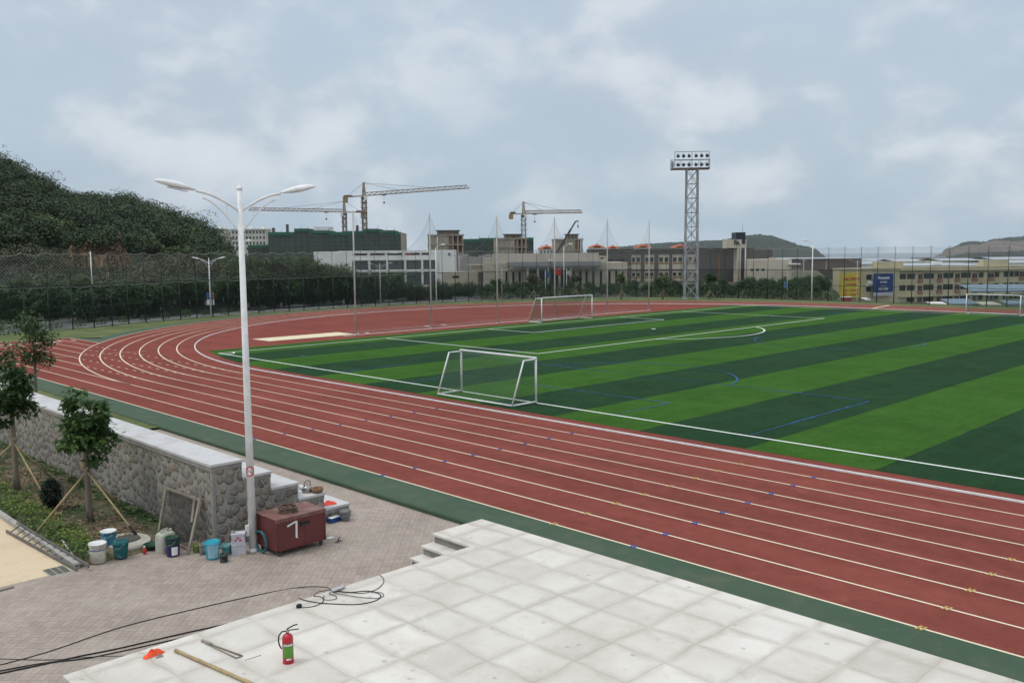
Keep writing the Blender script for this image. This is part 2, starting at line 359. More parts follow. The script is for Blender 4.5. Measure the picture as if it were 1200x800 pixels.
CHAIN = netmat('green_chain_link', (.006, .016, .012), .07, .125)
NETW = netmat('grey_net_cord', (.22, .22, .20), .32, .075)
NETF = netmat('fine_ball_net', (.10, .115, .11), .14, .05)
NETG = netmat('goal_net_cord', (.06, .12, .08), .12, .12)
SCAFNET = None
# building materials
WALLW = weather('white_render', (.80, .80, .78), (.66, .66, .63), scale=.25, fine=10, streak=3)
BEIGE = weather('beige_stone_cladding', (.46, .41, .33), (.37, .325, .26), scale=.3, fine=10)
BEIGE2 = weather('pale_beige_panel', (.55, .49, .40), (.45, .39, .32), scale=.3)
DKBRICK = brick('dark_grey_brick', (.085, .075, .075), (.065, .058, .06), (.10, .092, .09), .5, .18, 0, (.09, .08, .08), .01)
OLIVE = weather('olive_cream_render', (.55, .50, .33), (.43, .39, .26), scale=.25, fine=10, streak=3)
PINKT = M('pink_tile', (.33, .17, .14), .6)
GLASS = M('dark_window_glass', (.035, .042, .05), .15, .4, 1.5, spec=.6)
GLASSB = M('blue_grey_glass', (.10, .12, .14), .2, .4, 1.0, spec=.6)
ORANGE = weather('orange_roof_tile', (.50, .13, .06), (.36, .10, .05), scale=.5)
CONC = weather('raw_concrete', (.36, .31, .25), (.25, .205, .16), scale=.3, fine=8)
CONCB = weather('brown_infill_brick', (.22, .12, .085), (.15, .09, .07), scale=.4)
ROOFP = weather('pale_metal_roof', (.42, .45, .48), (.34, .37, .40), scale=.1, rough=.4)
ROOFB = weather('blue_sheet_roof', (.16, .235, .30), (.22, .28, .32), scale=.4, rough=.5)
CRY = weather('crane_yellow', (.38, .26, .10), (.28, .20, .12), scale=1)
CRW = weather('crane_pale_paint', (.38, .31, .25), (.22, .13, .10), scale=.35)
CRG = weather('crane_dark_parts', (.09, .085, .08), (.14, .12, .10), scale=1)
t = NT('scaffold_net'); mp = t.n('ShaderNodeMapping'); mp.inputs['Scale'].default_value = (1, 1, 1); t.l(t.obj(), mp.inputs['Vector'])
sx = t.n('ShaderNodeSeparateXYZ'); t.l(t.obj(), sx.inputs[0])
hz = t.math('LESS_THAN', t.math('FRACT', t.math('DIVIDE', t.math('ADD', sx.outputs[2], 100), 1.8)), .12)
vx = t.math('LESS_THAN', t.math('FRACT', t.math('DIVIDE', t.math('ADD', sx.outputs[0], 100), 2.4)), .1)
a = t.ramp(t.noise(.22, 5, .7), [(.3, (.028, .042, .036)), (.55, (.040, .060, .050)), (.75, (.028, .095, .068))])
a = t.mix(t.math('MULTIPLY', t.math('MAXIMUM', hz, vx), .45), a, (.11, .12, .11)); t.col(a); t.rough(.8); SCAFNET = t.m
SCAFTOP = weather('bright_green_net', (.03, .14, .095), (.04, .08, .06), scale=.3)
def forest_mat(name, cs, sc, rock=None):
    t = NT(name); a = t.ramp(t.noise(sc, 7, .72), list(zip((.3, .5, .72), cs)))
    a = t.mix(1, a, t.ramp(t.noise(sc*6, 4, .8), [(.35, (.45, .45, .45)), (.65, (1.5, 1.5, 1.5))]), 'MULTIPLY')
    t.col(a); t.rough(.95); t.bump(t.noise(sc*5, 5, .75), 1, 6); return t.m
HILLG = forest_mat('hill_undergrowth', ((.014, .026, .010), (.024, .040, .015), (.055, .060, .03)), .12)
FARHILL = forest_mat('far_hill_woods', ((.009, .020, .010), (.016, .032, .015), (.032, .050, .024)), .02)
t = NT('quarried_rock'); a = t.ramp(t.noise(.02, 7, .75, dist=1), [(.3, (.10, .085, .075)), (.5, (.19, .145, .12)), (.7, (.28, .23, .20))]); t.col(a); t.rough(.95); t.bump(t.noise(.06, 6, .8), 1, 8); ROCKF = t.m
t = NT('cut_rock_face'); mp = t.n('ShaderNodeMapping'); mp.inputs['Scale'].default_value = (1, 1, .35); t.l(t.obj(), mp.inputs['Vector'])
a = t.ramp(t.noise(.55, 7, .75, vec=mp.outputs[0], dist=.6), [(.3, (.12, .085, .055)), (.46, (.24, .165, .105)), (.6, (.40, .27, .15)), (.78, (.52, .42, .29))]); t.col(a); t.rough(.95); t.bump(t.noise(1.5, 5, .8), 1, .5); ROCKN = t.m
# ================================================================ SETTING: grounds
XC, YC, R0, LW = -46.4, 62.2, 36.8, 1.22
XC2 = 38.0
ROUT = R0+6*LW                    # six lanes round the bend, eight on the near straight
YK = YC-R0                        # inner kerb, near straight
YL8 = YK-8*LW                     # outer line of lane 8
XL, XR = -77.3, 72.0
def arc(cx, cy, r, a0, a1, n=48): return [(cx+r*cos(a0+(a1-a0)*i/n), cy+r*sin(a0+(a1-a0)*i/n)) for i in range(n+1)]
PVZ = -.10
# wide ground sheet
def gh(x, y):
    F = -x*sa+y*ca; R = x*ca+y*sa
    z = -.22
    s1 = min(1, max(0, (y-115)/22)); s2 = min(1, max(0, (R/max(F, 1)-.335)/.05)) if F > 0 else 1; k = s1*s2; k = k*k*(3-2*k)
    z -= 9.3*k
    r = hypot(x, y)
    if r > 420: z -= min(1, (r-420)/700)*(17 - 9.3*k)
    return z
mb = MB(); rad = [0, 8, 20, 40, 60, 80, 95, 105, 112, 118, 124, 130, 137, 145, 155, 170, 190, 220, 260, 320, 420, 560, 800, 1120, 1600, 2600, 4200, 5600]; NA = 420
for i, r in enumerate(rad[1:]):
    for k_ in range(NA):
        th = 2*pi*k_/NA; x, y = r*cos(th), r*sin(th); mb.v.append((x, y, gh(x, y)-(0.0)))
mb.v.append((0, 0, gh(0, 0))); ctr = len(mb.v)-1
for k_ in range(NA): mb.f.append((ctr, k_, (k_+1) % NA)); mb.m.append(0); mb.smooth.append(True)
for i in range(len(rad)-2):
    for k_ in range(NA):
        a_, b_ = i*NA+k_, i*NA+(k_+1) % NA; mb.f.append((a_, a_+NA, b_+NA, b_)); mb.m.append(0); mb.smooth.append(True)
struct('ground', mb, GROUND)
mb = MB(); ring_in = arc(0, 0, 640, 0, 2*pi, 96); ring_out = arc(0, 0, 5600, 0, 2*pi, 96)
mb.strip([(x, y, -13.5) for x, y in ring_in], [(x, y, -13.5) for x, y in ring_out]); struct('sea', mb, SEA)
# grass verge inside the fence
FEN = [(-83.2, 14.0), (-84.6, 20.0), (-85.4, 25.4), (-86.4, 30.5), (-88.5, 35.3), (-90.2, 41.0), (-91.8, 47.5), (-93.0, 54.5), (-93.5, 63.0), (-93.2, 73.0), (-91.7, 84.5), (-88.0, 93.8), (-82.0, 102.3), (-75.0, 107.8), (-67.0, 110.0), (-58.0, 110.6), (-48.0, 110.9), (-20.0, 111.0), (16.0, 111.0)]
vg = [(x+ (-.8 if y < 100 else -.2), y+(.9 if y > 100 else 0)) for x, y in FEN]
mb = MB(); mb.poly([(-82.9, 9.0)]+vg+[(72, 112), (72, 14.5), (-34, 14.5), (-34, 9.86), (-60, 9.86)], -.022); struct('grass_verge', mb, VERGE)
# track
def nearquad(r, y_end, n=24):
    """arc points from the tangent point (XC, YC-r) round to height y_end"""
    a1 = math.asin((YC-y_end)/r); return arc(XC, YC, r, -pi/2, -pi+a1, n)
mb = MB()
stad = [(XC2, YC-ROUT)]+arc(XC2, YC, ROUT, -pi/2, pi/2, 60)[1:]+arc(XC, YC, ROUT, pi/2, 3*pi/2, 80)
mb.poly([(x, y) for x, y in stad], 0)
mb.poly([(XL, YL8), (XR, YL8), (XR, YC-ROUT), (XC2, YC-ROUT), (XC, YC-ROUT), (XL, YC-ROUT)], 0)
q = nearquad(ROUT, YK)
mb.poly([(XL, YC-ROUT)]+q+[(XL, YK)], 0)
struct('running_track', mb, RED)
mb = MB()
mb.poly([(XL, YL8-1.33), (XR, YL8-1.33), (XR, YL8), (XL, YL8)], .002)
mb.box(XL, XR, YL8-1.39, YL8-1.33, -.2, -.004)
a0 = -pi+math.asin((YC-YK)/ROUT)
n = 60; inn = []; outp = []
for i in range(n+1):
    s = i/n; th = a0-s*(radians(75)); w = 1.5*(1-max(0, s-.45)/.55)
    inn.append((XC+ROUT*cos(th), YC+ROUT*sin(th), .002)); outp.append((XC+(ROUT+w)*cos(th), max(YK+.001*i, YC+(ROUT+w)*sin(th)), .002))
mb.strip(inn, outp)
mb.poly([outp[0], (XL+.2, YK, .002), (XL+.9, YK+.5, .002), (XL+3.0, YK+1.6, .002), outp[5], outp[4], outp[3], outp[2], outp[1]])
struct('green_edge_strip', mb, GREEN)
# turf
mb = MB(); rt = 36.0
pts = [(x, YC-rt) for x in (XC2, )]
def cl(cx, sgn):
    out = []
    for i in range(33):
        th = (-pi/2-sgn*i/32*0.36)
        out.append((cx+rt*cos(th), YC+rt*sin(th)))
    return out
lft = cl(XC, 1); lft = [p for p in lft if p[0] > -58.8]+[(-58.8, YC-sqrt(rt*rt-12.4**2))]
rgt = [(XC+XC2-x, y) for x, y in lft]
poly = lft + [(x, 2*YC-y) for x, y in reversed(lft)] + [(x, 2*YC-y) for x, y in rgt] + list(reversed(rgt))
mb.poly(poly, .006); struct('artificial_turf', mb, TURF)
# sand pit + runway
mb = MB(); mb.poly([(-64.4, 34.7), (-61.7, 34.7), (-61.5, 42.5), (-64.4, 42.7)], .012); struct('sand_pit', mb, SANDPIT)
mb = MB()
def border(mb, pts, w, z0, z1):
    n = len(pts)
    for i in range(n): mb.bar((*pts[i], (z0+z1)/2), (*pts[(i+1) % n], (z0+z1)/2), w, z1-z0)
# ---------------- painted lines
LZ = .004
ln = MB(); yel = MB(); nav = MB()
def seg(mb, x0, y0, x1, y1, w, z=LZ):
    d = Vector((x1-x0, y1-y0)).normalized(); nx, ny = -d.y*w/2, d.x*w/2
    mb.poly([(x0-nx, y0-ny), (x1-nx, y1-ny), (x1+nx, y1+ny), (x0+nx, y0+ny)], z)
def arcseg(mb, cx, cy, r, a0, a1, w, n=64, z=LZ):
    a = arc(cx, cy, r-w/2, a0, a1, n); b = arc(cx, cy, r+w/2, a0, a1, n)
    mb.strip([(*p, z) for p in a], [(*p, z) for p in b])
for k in range(1, 9):
    y = YK-k*LW
    seg(ln, XC if k < 6 else (XC if k == 6 else XL), y, XR if k > 6 else XC2, y, .055)
    xe = XC-sqrt(max(0, ROUT**2-(YC-y)**2)) if k <= 6 else None
    if k <= 6:
        seg(ln, XL, y, xe+.05, y, .055)
        if k < 6:
            x = xe+.6
            while x < XC-sqrt(max(0, (R0+k*LW)**2-(YC-y)**2))-.8 or x < XC-1.5:
                if hypot(x-XC, y-YC) > R0+.4: seg(ln, x, y, x+.45, y, .055, LZ+.002)
                x += 1.15
for k in range(1, 7):
    r = R0+k*LW; arcseg(ln, XC, YC, r, -pi/2, -pi, .075, 60); arcseg(ln, XC, YC, r, -pi, -3*pi/2, .06, 60)
    arcseg(ln, XC2, YC, r, -pi/2, pi/2, .06, 60); seg(ln, XC, YC+r, XC2, YC+r, .06)
seg(ln, XL, YK-.02, XC-sqrt(ROUT**2-(YC-YK)**2), YK-.02, .06, LZ+.001)
seg(ln, XL+.03, YL8, XL+.03, YK, .06, LZ+.002)
seg(ln, -63.4, YL8, -62.1, YK+.0, .05, LZ+.004)         # curved start line, nearly straight here
seg(ln, -43.0, YC+R0+.1, -43.9, YC+R0+LW*6, .3, LZ+.004)
for x in (-5.73, -14.47):
    for k in range(0, 9): seg(yel, x-.05, YK-k*LW-.10, x-.01, YK-k*LW+.10, .05, LZ+.006); seg(yel, x+.03, YK-k*LW-.10, x+.07, YK-k*LW+.10, .05, LZ+.006)
for x in (-12.02, -21.42, -29.1):
    for k in range(0, 9): seg(nav, x-.05, YK-k*LW-.10, x-.01, YK-k*LW+.10, .05, LZ+.007); seg(nav, x+.03, YK-k*LW-.10, x+.07, YK-k*LW+.10, .05, LZ+.007)
# lane digits at the chute start, seen as painted strokes
DIG = {1: [(1, 0, 1, 4)], 2: [(0, 4, 2, 4), (2, 4, 2, 2), (2, 2, 0, 2), (0, 2, 0, 0), (0, 0, 2, 0)], 3: [(0, 4, 2, 4), (2, 0, 2, 4), (0, 2, 2, 2), (0, 0, 2, 0)], 4: [(0, 4, 0, 2), (0, 2, 2, 2), (2, 0, 2, 4)], 5: [(2, 4, 0, 4), (0, 4, 0, 2), (0, 2, 2, 2), (2, 2, 2, 0), (2, 0, 0, 0)], 6: [(2, 4, 0, 4), (0, 0, 0, 4), (0, 2, 2, 2), (2, 2, 2, 0), (2, 0, 0, 0)], 7: [(0, 4, 2, 4), (2, 0, 2, 4)], 8: [(0, 0, 0, 4), (2, 0, 2, 4), (0, 0, 2, 0), (0, 2, 2, 2), (0, 4, 2, 4)]}
for k in range(8):
    y = YK-(k+.5)*LW
    for (a_, b_, c_, d_) in DIG[k+1]:
        x0, y0, x1, y1 = -75.2+b_*.3, y+.28-a_*.28, -75.2+d_*.3, y+.28-c_*.28
        seg(ln, x0, y0, x1, y1, .12, LZ+.003+.0006*(k % 2)+.0011*((a_+b_+c_*2+d_*3) % 5))
struct('track_lines', ln, CREAM); struct('yellow_track_marks', yel, YEL_P); struct('navy_track_marks', nav, NAVY_P)
ln = MB(); ZT = .012
gx, gx2, gy, gy2 = -56.75, 48.35, 28.1, 96.3
for a_ in ((gx, gy, gx2, gy), (gx, gy2, gx2, gy2)): seg(ln, *a_, .12, ZT)
for a_ in ((gx, gy-.06, gx, gy2+.06), (gx2, gy-.06, gx2, gy2+.06)): seg(ln, *a_, .12, ZT+.002)
def mirror(fn):
    for s in (1, -1):
        fn(lambda x: x if s == 1 else gx+gx2-x, s)
def pen(mx, s):
    seg(ln, mx(gx+16.5), YC-20.16, mx(gx+16.5), YC+20.16, .12, ZT+.002)
    for y in (YC-20.16, YC+20.16): seg(ln, mx(gx), y, mx(gx+16.5), y, .12, ZT+.004)
    seg(ln, mx(gx+5.5), YC-9.16, mx(gx+5.5), YC+9.16, .12, ZT+.002)
    for y in (YC-9.16, YC+9.16): seg(ln, mx(gx), y, mx(gx+5.5), y, .12, ZT+.004)
    c = mx(gx+11); a = math.acos(5.5/9.15)
    if s == 1: arcseg(ln, c, YC, 9.15, -a, a, .12, 40, ZT+.006)
    else: arcseg(ln, c, YC, 9.15, pi-a, pi+a, .12, 40, ZT+.006)
    arcseg(ln, c, YC, .12, 0, 2*pi, .2, 12, ZT+.006)
    for y, sg in ((gy, 1), (gy2, -1)):
        aa = 0 if s == 1 else pi/2
        arcseg(ln, mx(gx), y, 1.0, (0 if s == 1 else pi/2) if sg == 1 else (-pi/2 if s == 1 else pi), (pi/2 if s == 1 else pi) if sg == 1 else (0 if s == 1 else 3*pi/2), .12, 10, ZT+.006)
mirror(pen)
seg(ln, (gx+gx2)/2, gy, (gx+gx2)/2, gy2, .12, ZT+.002); arcseg(ln, (gx+gx2)/2, YC, 9.15, 0, 2*pi, .12, 80, ZT+.006)
# jump runway lines, net footing line and take-off boards on the red apron
for x in (-61.55, -62.8, -64.1): seg(ln, x, 43.2, x, 82.0, .05, LZ+.001)
seg(ln, -60.95, 40.9, -60.95, 82.3, .16, LZ+.003)
for y in (51.6, 53.6): seg(ln, -63.7, y, -62.9, y, .22, LZ+.005)
for y in (43.0, 44.0): seg(ln, -62.2, y, -61.7, y, .25, LZ+.005)
struct('pitch_lines', ln, WHITE_P)
bl = MB(); ZB = .020
for cx in (-29.4, 21.0):
    for y0, s in ((gy, 1), (gy2, -1)):
        seg(bl, cx-12.9, y0+s*10.1, cx+12.9, y0+s*10.1, .10, ZB)
        seg(bl, cx-6.8, y0+s*3.85, cx+6.8, y0+s*3.85, .10, ZB)
        for d in (-12.9, 12.9): seg(bl, cx+d, y0, cx+d, y0+s*10.1, .10, ZB+.002)
        for d in (-6.8, 6.8): seg(bl, cx+d, y0, cx+d, y0+s*3.85, .10, ZB+.002)
        a = math.asin(1.1/6.0)
        if s == 1: arcseg(bl, cx, y0+9.0, 6.0, a, pi-a, .11, 30, ZB+.004)
        else: arcseg(bl, cx, y0-9.0, 6.0, -pi+a, -a, .11, 30, ZB+.004)
    arcseg(bl, cx, YC, 5.8, 0, 2*pi, .11, 60, ZB+.004)
seg(bl, -51.1, 31.0, -50.6, 31.0, .3, ZB)
struct('blue_pitch_lines', bl, BLUE_P)
# raised white kerb round the inside of lane one
mb = MB(); ring = arc(XC, YC, R0, -pi/2, -3*pi/2, 90)+arc(XC2, YC, R0, pi/2, -pi/2, 60)+[(XC, YC-R0)]
def sweep(mb, ring, w, z0, z1, mi=0):
    n = len(ring); L = []
    for i, p in enumerate(ring):
        a = Vector(ring[max(0, i-1)]); b = Vector(ring[min(n-1, i+1)]); d = (b-a).normalized(); nr = Vector((-d.y, d.x))*w/2
        L.append((Vector(p)-nr, Vector(p)+nr))
    A = [(*l[0], z0) for l in L]; B = [(*l[0], z1) for l in L]; C = [(*l[1], z1) for l in L]; D = [(*l[1], z0) for l in L]
    for a, b in ((A, B), (B, C), (C, D)): mb.strip(a, b, mi)
sweep(mb, ring, .07, .004, .055); tag(mb.build('track_kerb', WHITE_M), 'low white kerb rail ringing the inside edge of the red running track', 'kerb rail')
# ---------------- near left: paving, slabs, planting
mb = MB(); YG = YL8-1.39
XB = -19.95
mb.poly([(XB, -20), (60, -20), (60, YG), (XB, YG)], PVZ)
mb.poly([(-34, 9.35), (XB, 9.35), (XB, YG), (-34, YG)], PVZ)
struct('brick_paving', mb, PAVE)
mb = MB(); mb.poly([(-60, -20), (XB, -20), (XB, 6.38), (-60, 6.38)], PVZ-.012); struct('sandy_concrete_apron', mb, SANDY)
mb = MB()
NX, NY = 60, 10; rng = random.Random(3)
for j in range(NY+1):
    for i in range(NX+1):
        x = -45+(45+XB)*i/NX; y = 6.5+(9.2-6.5)*j/NY
        e = min(1, (XB-x)/.8)*min(1, j/2.0)
        mb.v.append((x, y, PVZ-.01+e*(.05+.05*rng.random()+.06*j/NY)))
for j in range(NY):
    for i in range(NX): mb.f.append((j*(NX+1)+i, j*(NX+1)+i+1, (j+1)*(NX+1)+i+1, (j+1)*(NX+1)+i)); mb.m.append(0); mb.smooth.append(True)
struct('planting_bed_soil', mb, SOIL)
mb = MB()
x = -46.0
while x < XB-.02:
    x1 = min(x+1.0, XB); mb.box(x+.006, x1-.006, 6.38, 6.5, PVZ-.1, PVZ+.11); x = x1
tag(mb.build('bed_kerb', KERB), 'grey concrete kerb edging the planting bed beside the sandy apron', 'kerb')
# ================================================================ NEAR THINGS
# cobble wall with stepped end, coping and treads
WX, WY0, WY1, WTOP, RUN, RISE = -18.95, 9.10, 9.83, 1.88, .728, .408
w = thing('cobble_wall', (WX, WY0, PVZ), 'long grey cobblestone retaining wall with white granite coping and a stepped end', 'wall')
def wy(y): return y-WY0
H0 = WTOP-.06-PVZ
mb = MB(); mb.box(-27.5, 0, 0, wy(WY1), -.35, H0); mb.build('masonry', COBBLE, w)
mb = MB()
for i in range(28):
    a_, b_ = -27.54+i*.985, -27.54+(i+1)*.985
    mb.box(a_+.003, min(b_, .04)-.003, -.05, wy(WY1)+.02, H0+.002, H0+.06)
mb.build('coping', COPING, w)
mb = MB(); mb.box(-.05, .02, -.02, .05, 0, H0-.105); mb.build('corner_strip', MORTAR, w)
mb = MB(); mb.box(-27.5, .012, -.03, wy(WY1), H0-.10, H0-.002); mb.build('mortar_band', MORTAR, w)
for k in range(1, 5):
    y0, y1 = wy(WY1)+(k-1)*RUN+.004, wy(WY1)+k*RUN; h = WTOP-k*RISE-.06-PVZ
    mb = MB(); mb.box(-1.35, 0, y0, y1, -.3, h); mb.build('step_masonry', COBBLE, w)
    mb = MB(); mb.box(-1.35, .035, y0-.003, y1+.03, h+.002, h+.06, 0); mb.build('step_tread', COPING, w)
    mb = MB(); mb.box(-1.35, .012, y0-.001, y1+.012, h-.09, h-.002); mb.build('mortar_band', MORTAR, w)
# platform with corner stairs
PZ = .49; SD = (PZ-PVZ)/3
p = thing('concrete_platform', (-13.6, 4.1, PVZ), 'large pale concrete platform with stained panel joints in the foreground', 'platform')
mb = MB(); L = lambda x, y: (x+13.6, y-4.1)
def slab(mb, pts, z0, z1, mi=0, side=1):
    n = len(pts); mb.poly(pts, z1, mi)
    for i in range(n):
        a, b = pts[i], pts[(i+1) % n]; mb.add([(*a, z0), (*b, z0), (*b, z1), (*a, z1)], [(0, 1, 2, 3)], side)
top = [L(-13.6, 4.1), L(40, 4.1), L(40, 13.62), L(-14.85, 13.62), L(-14.85, 12.13), L(-13.6, 12.13)]
slab(mb, top, PZ-PVZ-.045, PZ-PVZ, 0, 0)
o = mb.build('deck', PLAT, p)
ins = [L(-13.56, 4.14), L(39.9, 4.14), L(39.9, 13.58), L(-14.80, 13.58), L(-14.80, 12.17), L(-13.56, 12.17)]
mb = MB(); slab(mb, ins, 0, PZ-PVZ-.046, 0, 0); mb.build('side_wall', RISER, p)
for k in (1, 2):
    h = PZ-PVZ-k*SD; y1 = 12.165-.31*(k-1); y0 = 12.13-.32*k
    mb = MB(); mb.box(*[L(-14.85, 0)[0], L(-13.565, 0)[0]], y0-4.1, y1-4.1-.0, h-.045, h); mb.build('stair_tread', PLAT, p)
    mb = MB(); mb.box(L(-14.80, 0)[0], L(-13.565, 0)[0], y0+.04-4.1, y1-4.1-.01, 0, h-.046); mb.build('stair_riser', RISER, p)
# ---- big double street lamp
LX, LY = -18.25, 9.67
def double_lamp(name, H, arm, label, cat='street lamp', group=None, loc=(0, 0, 0), rz=0, mat=WHITE_M, hs=1.0, r0=.093, r1=.056):
    t_ = thing(name, loc, label, cat, group, rz)
    mb = MB(); mb.tube([(0, 0, 0), (0, 0, H)], [r0, r1], 14); mb.lathe([(r1*1.15, H), (r1*1.2, H+.03), (r1*.8, H+.07), (.01, H+.09)], 14); mb.build('pole', mat, t_)
    mb = MB(); mb.lathe([(r0*1.25, 0), (r0*1.25, .015), (r0*1.08, .025), (r0*1.06, .08)], 14); mb.build('base_flange', mat, t_)
    for s in (-1, 1):
        zj = H-.48*hs; mb = MB()
        pts = []
        for i in range(9):
            q_ = i/8; y = s*q_*arm; z = zj+(.42*hs)*(1-(1-q_)**1.6); pts.append((0, y, z))
        mb.tube(pts, .030*hs, 8)
        br = []
        for i in range(7):
            q_ = i/6; br.append((0, s*q_*arm*.86, H-.98*hs+(.78*hs)*(1-(1-q_)**1.5)))
        mb.tube(br, .018*hs, 6)
        mb.bar((0, s*arm*.32, zj+.16*hs), (0, s*arm*.32, H-.60*hs), .016*hs)
        mb.build('arm', mat, t_)
        e = Vector(pts[-1]); mb = MB()
        prof = [(0, .02), (.06, .055), (.16, .085), (.30, .12), (.48, .13), (.66, .105), (.80, .06), (.86, .012)]
        n = 12; base = len(mb.v)
        for (l, r) in prof:
            for k in range(n):
                a = 2*pi*k/n; dx_ = r*cos(a)*1.05*hs; dz_ = r*sin(a)*(.75 if sin(a) > 0 else .42)*hs
                mb.v.append((dx_, e.y+s*l*hs, e.z+.20*l*hs+dz_+.02*hs))
        for i in range(len(prof)-1):
            for k in range(n):
                k2 = (k+1) % n; mb.f.append((base+i*n+k, base+i*n+k2, base+(i+1)*n+k2, base+(i+1)*n+k)); mb.m.append(0); mb.smooth.append(True)
        hd = mb.build('lamp_head', mat, t_)
        mb = MB(); mb.add([(dx*hs, e.y+s*l*hs, e.z+(.20*l-.055)*hs) for l, dx in ((.18, -.07), (.18, .07), (.6, .08), (.6, -.08))], [(0, 1, 2, 3)]); mb.build('lamp_glass', GLASSB, hd)
    return t_
lamp = double_lamp('street_lamp', 8.12, .93, 'tall white double armed street lamp beside the cobble wall end', loc=(LX, LY, PVZ), rz=radians(-9))
mb = MB(); mb.box(-.03, .05, -.155, -.085, .38, .62); mb.build('control_box', WHITE_M, lamp)
REDP = M('red_sign_paint', (.55, .03, .03), .5); WHT = M('white_sticker', (.75, .75, .74), .5)
# round no-smoking sticker wrapped on the pole
cam_dir = Vector((-LX, -LY, 0)).normalized(); side = Vector((-cam_dir.y, cam_dir.x, 0))
mb = MB(); ZS = 1.86; rp = .088
def onpole(a, b): th = a/rp; return cam_dir*(rp*cos(th))+side*(rp*sin(th))+Vector((0, 0, ZS+b))
def ringp(mb, r_in, r_out, off, mi):
    n = 28; A = []; B = []
    for i in range(n+1):
        t_ = 2*pi*i/n
        A.append(onpole(r_in*cos(t_), r_in*sin(t_))*1); B.append(onpole(r_out*cos(t_), r_out*sin(t_)))
    A = [(v.x*off, v.y*off, v.z) for v in A]; B = [(v.x*off, v.y*off, v.z) for v in B]; mb.strip(A, B, mi)
ringp(mb, .0, .118, 1.02, 1); ringp(mb, .088, .115, 1.035, 0)
q1 = [onpole(-.075, .06), onpole(-.06, .075), onpole(0, .012), onpole(.06, -.075), onpole(.075, -.06), onpole(0, -.012)]
mb.add([(v.x*1.05, v.y*1.05, v.z) for v in (q1[0], q1[1], onpole(.012, .0), onpole(-.012, 0))], [(0, 1, 2, 3)], 0)
mb.add([(v.x*1.05, v.y*1.05, v.z) for v in (onpole(-.012, 0), onpole(.012, 0), q1[3], q1[4])], [(0, 1, 2, 3)], 0)
q2 = [onpole(-.06, -.02), onpole(.055, -.02), onpole(.055, -.002), onpole(-.06, -.002)]
mb.add([(v.x*1.042, v.y*1.042, v.z) for v in q2], [(0, 1, 2, 3)], 2)
mb.build('no_smoking_sign', [REDP, WHT, BLACK], lamp)
# ---- maroon tool chest on castors
MAROON = NT('maroon_paint'); t = MAROON
a = t.ramp(t.noise(2.2, 6, .7), [(.3, (.105, .022, .022)), (.7, (.15, .032, .030))])
a = t.mix(t.ramp(t.noise(5, 6, .75, dist=.8), [(.58, (0, 0, 0)), (.75, (.5, .5, .5))]), a, (.17, .12, .10)); t.col(a); t.rough(.45); MAROON = t.m
MTOP = weather('dusty_maroon_lid', (.19, .085, .07), (.27, .19, .16), scale=3)
ch = thing('tool_chest', (-17.42, 9.80, PVZ), 'maroon steel chest on castors with a white painted 7 beside the lamp', 'tool chest')
CL, CD = 1.27, .86; CZ0, CZ1 = .13, .86
mb = MB(); mb.box(-CD, 0, 0, CL, CZ0, CZ1-.02); mb.build('body', MAROON, ch)
mb = MB(); mb.box(-CD-.015, .02, -.015, CL+.015, CZ1-.018, CZ1); mb.bar((.01, -.01, CZ1-.05), (.01, CL+.01, CZ1-.05), .02, .06); mb.build('lid', MTOP, ch)
for (x, y) in ((-.08, .09), (-.08, CL-.09), (-CD+.08, .09), (-CD+.08, CL-.09)):
    mb = MB(); mb.tube([(x, y-.022, .055), (x, y+.022, .055)], .055, 14); wh = mb.build('castor', CRG, ch)
    mb = MB(); mb.box(x-.03, x+.03, y-.035, y-.025, .05, CZ0-.001); mb.box(x-.03, x+.03, y+.025, y+.035, .05, CZ0-.001); mb.bar((x, y-.034, CZ0-.008), (x, y+.034, CZ0-.008), .05, .012); mb.build('fork', CRG, wh)
mb = MB()
for y in (.02, CL-.02): mb.bar((.004, y, CZ0), (.004, y, CZ1-.02), .035, .012)
mb.bar((.004, 0, CZ0+.015), (.004, CL, CZ0+.015), .012, .03); mb.bar((.005, CL*.56, CZ0+.03), (.005, CL*.56, CZ1-.08), .008, .006); mb.build('corner_angle', MAROON, ch)
mb = MB(); yy = .52
mb.add([(.006, yy-.25, .675), (.006, yy-.03, .745), (.006, yy-.0, .71), (.006, yy-.24, .635)], [(0, 1, 2, 3)])
mb.add([(.008, yy-.035, .735), (.008, yy+.012, .74), (.008, yy+.005, .33), (.008, yy-.045, .36)], [(0, 1, 2, 3)])
mb.build('painted_numeral', WHT, ch)
mb = MB(); mb.box(.004, .03, .62, .84, .62, .67); mb.box(.004, .045, .60, .64, .60, .69); mb.build('latch', DKGREEN, ch)
def coil(name, c, R, r, turns, mat, label, cat, axis='z', jit=.03, seed=1, tilt=None):
    rg = random.Random(seed); pts = []
    N = turns*22
    for i in range(N+1):
        a = 2*pi*i/22; rr = R*(1+rg.uniform(-jit, jit)); off = (i/N)*r*2.2*min(turns, 4)
        if axis == 'z': pts.append((rr*cos(a), rr*sin(a), r+off+rg.uniform(0, r)))
        else: pts.append((off*.8, rr*cos(a), rr*sin(a)+R+r))
    mb = MB(); mb.tube(pts, r, 6); o = mb.build(name, mat, loc=c)
    if tilt: o.rotation_euler = tilt
    return tag(o, label, cat)
coil('rope_coil', (-17.80, 10.33, PVZ+CZ1+.002), .19, .014, 6, weather('dirty_rope', (.19, .12, .09), (.10, .08, .07), scale=9), 'dirty brown rope coil lying on the maroon chest lid', 'rope', jit=.14, seed=4)
TEAL = M('teal_hose', (.03, .17, .19), .45)
coil('hose_coil', (-17.99, 9.70, PVZ+.002), .24, .017, 2, TEAL, 'teal hose coil standing between the white lamp pole and chest', 'hose', axis='x', jit=.012, tilt=(0, 0, radians(90)))
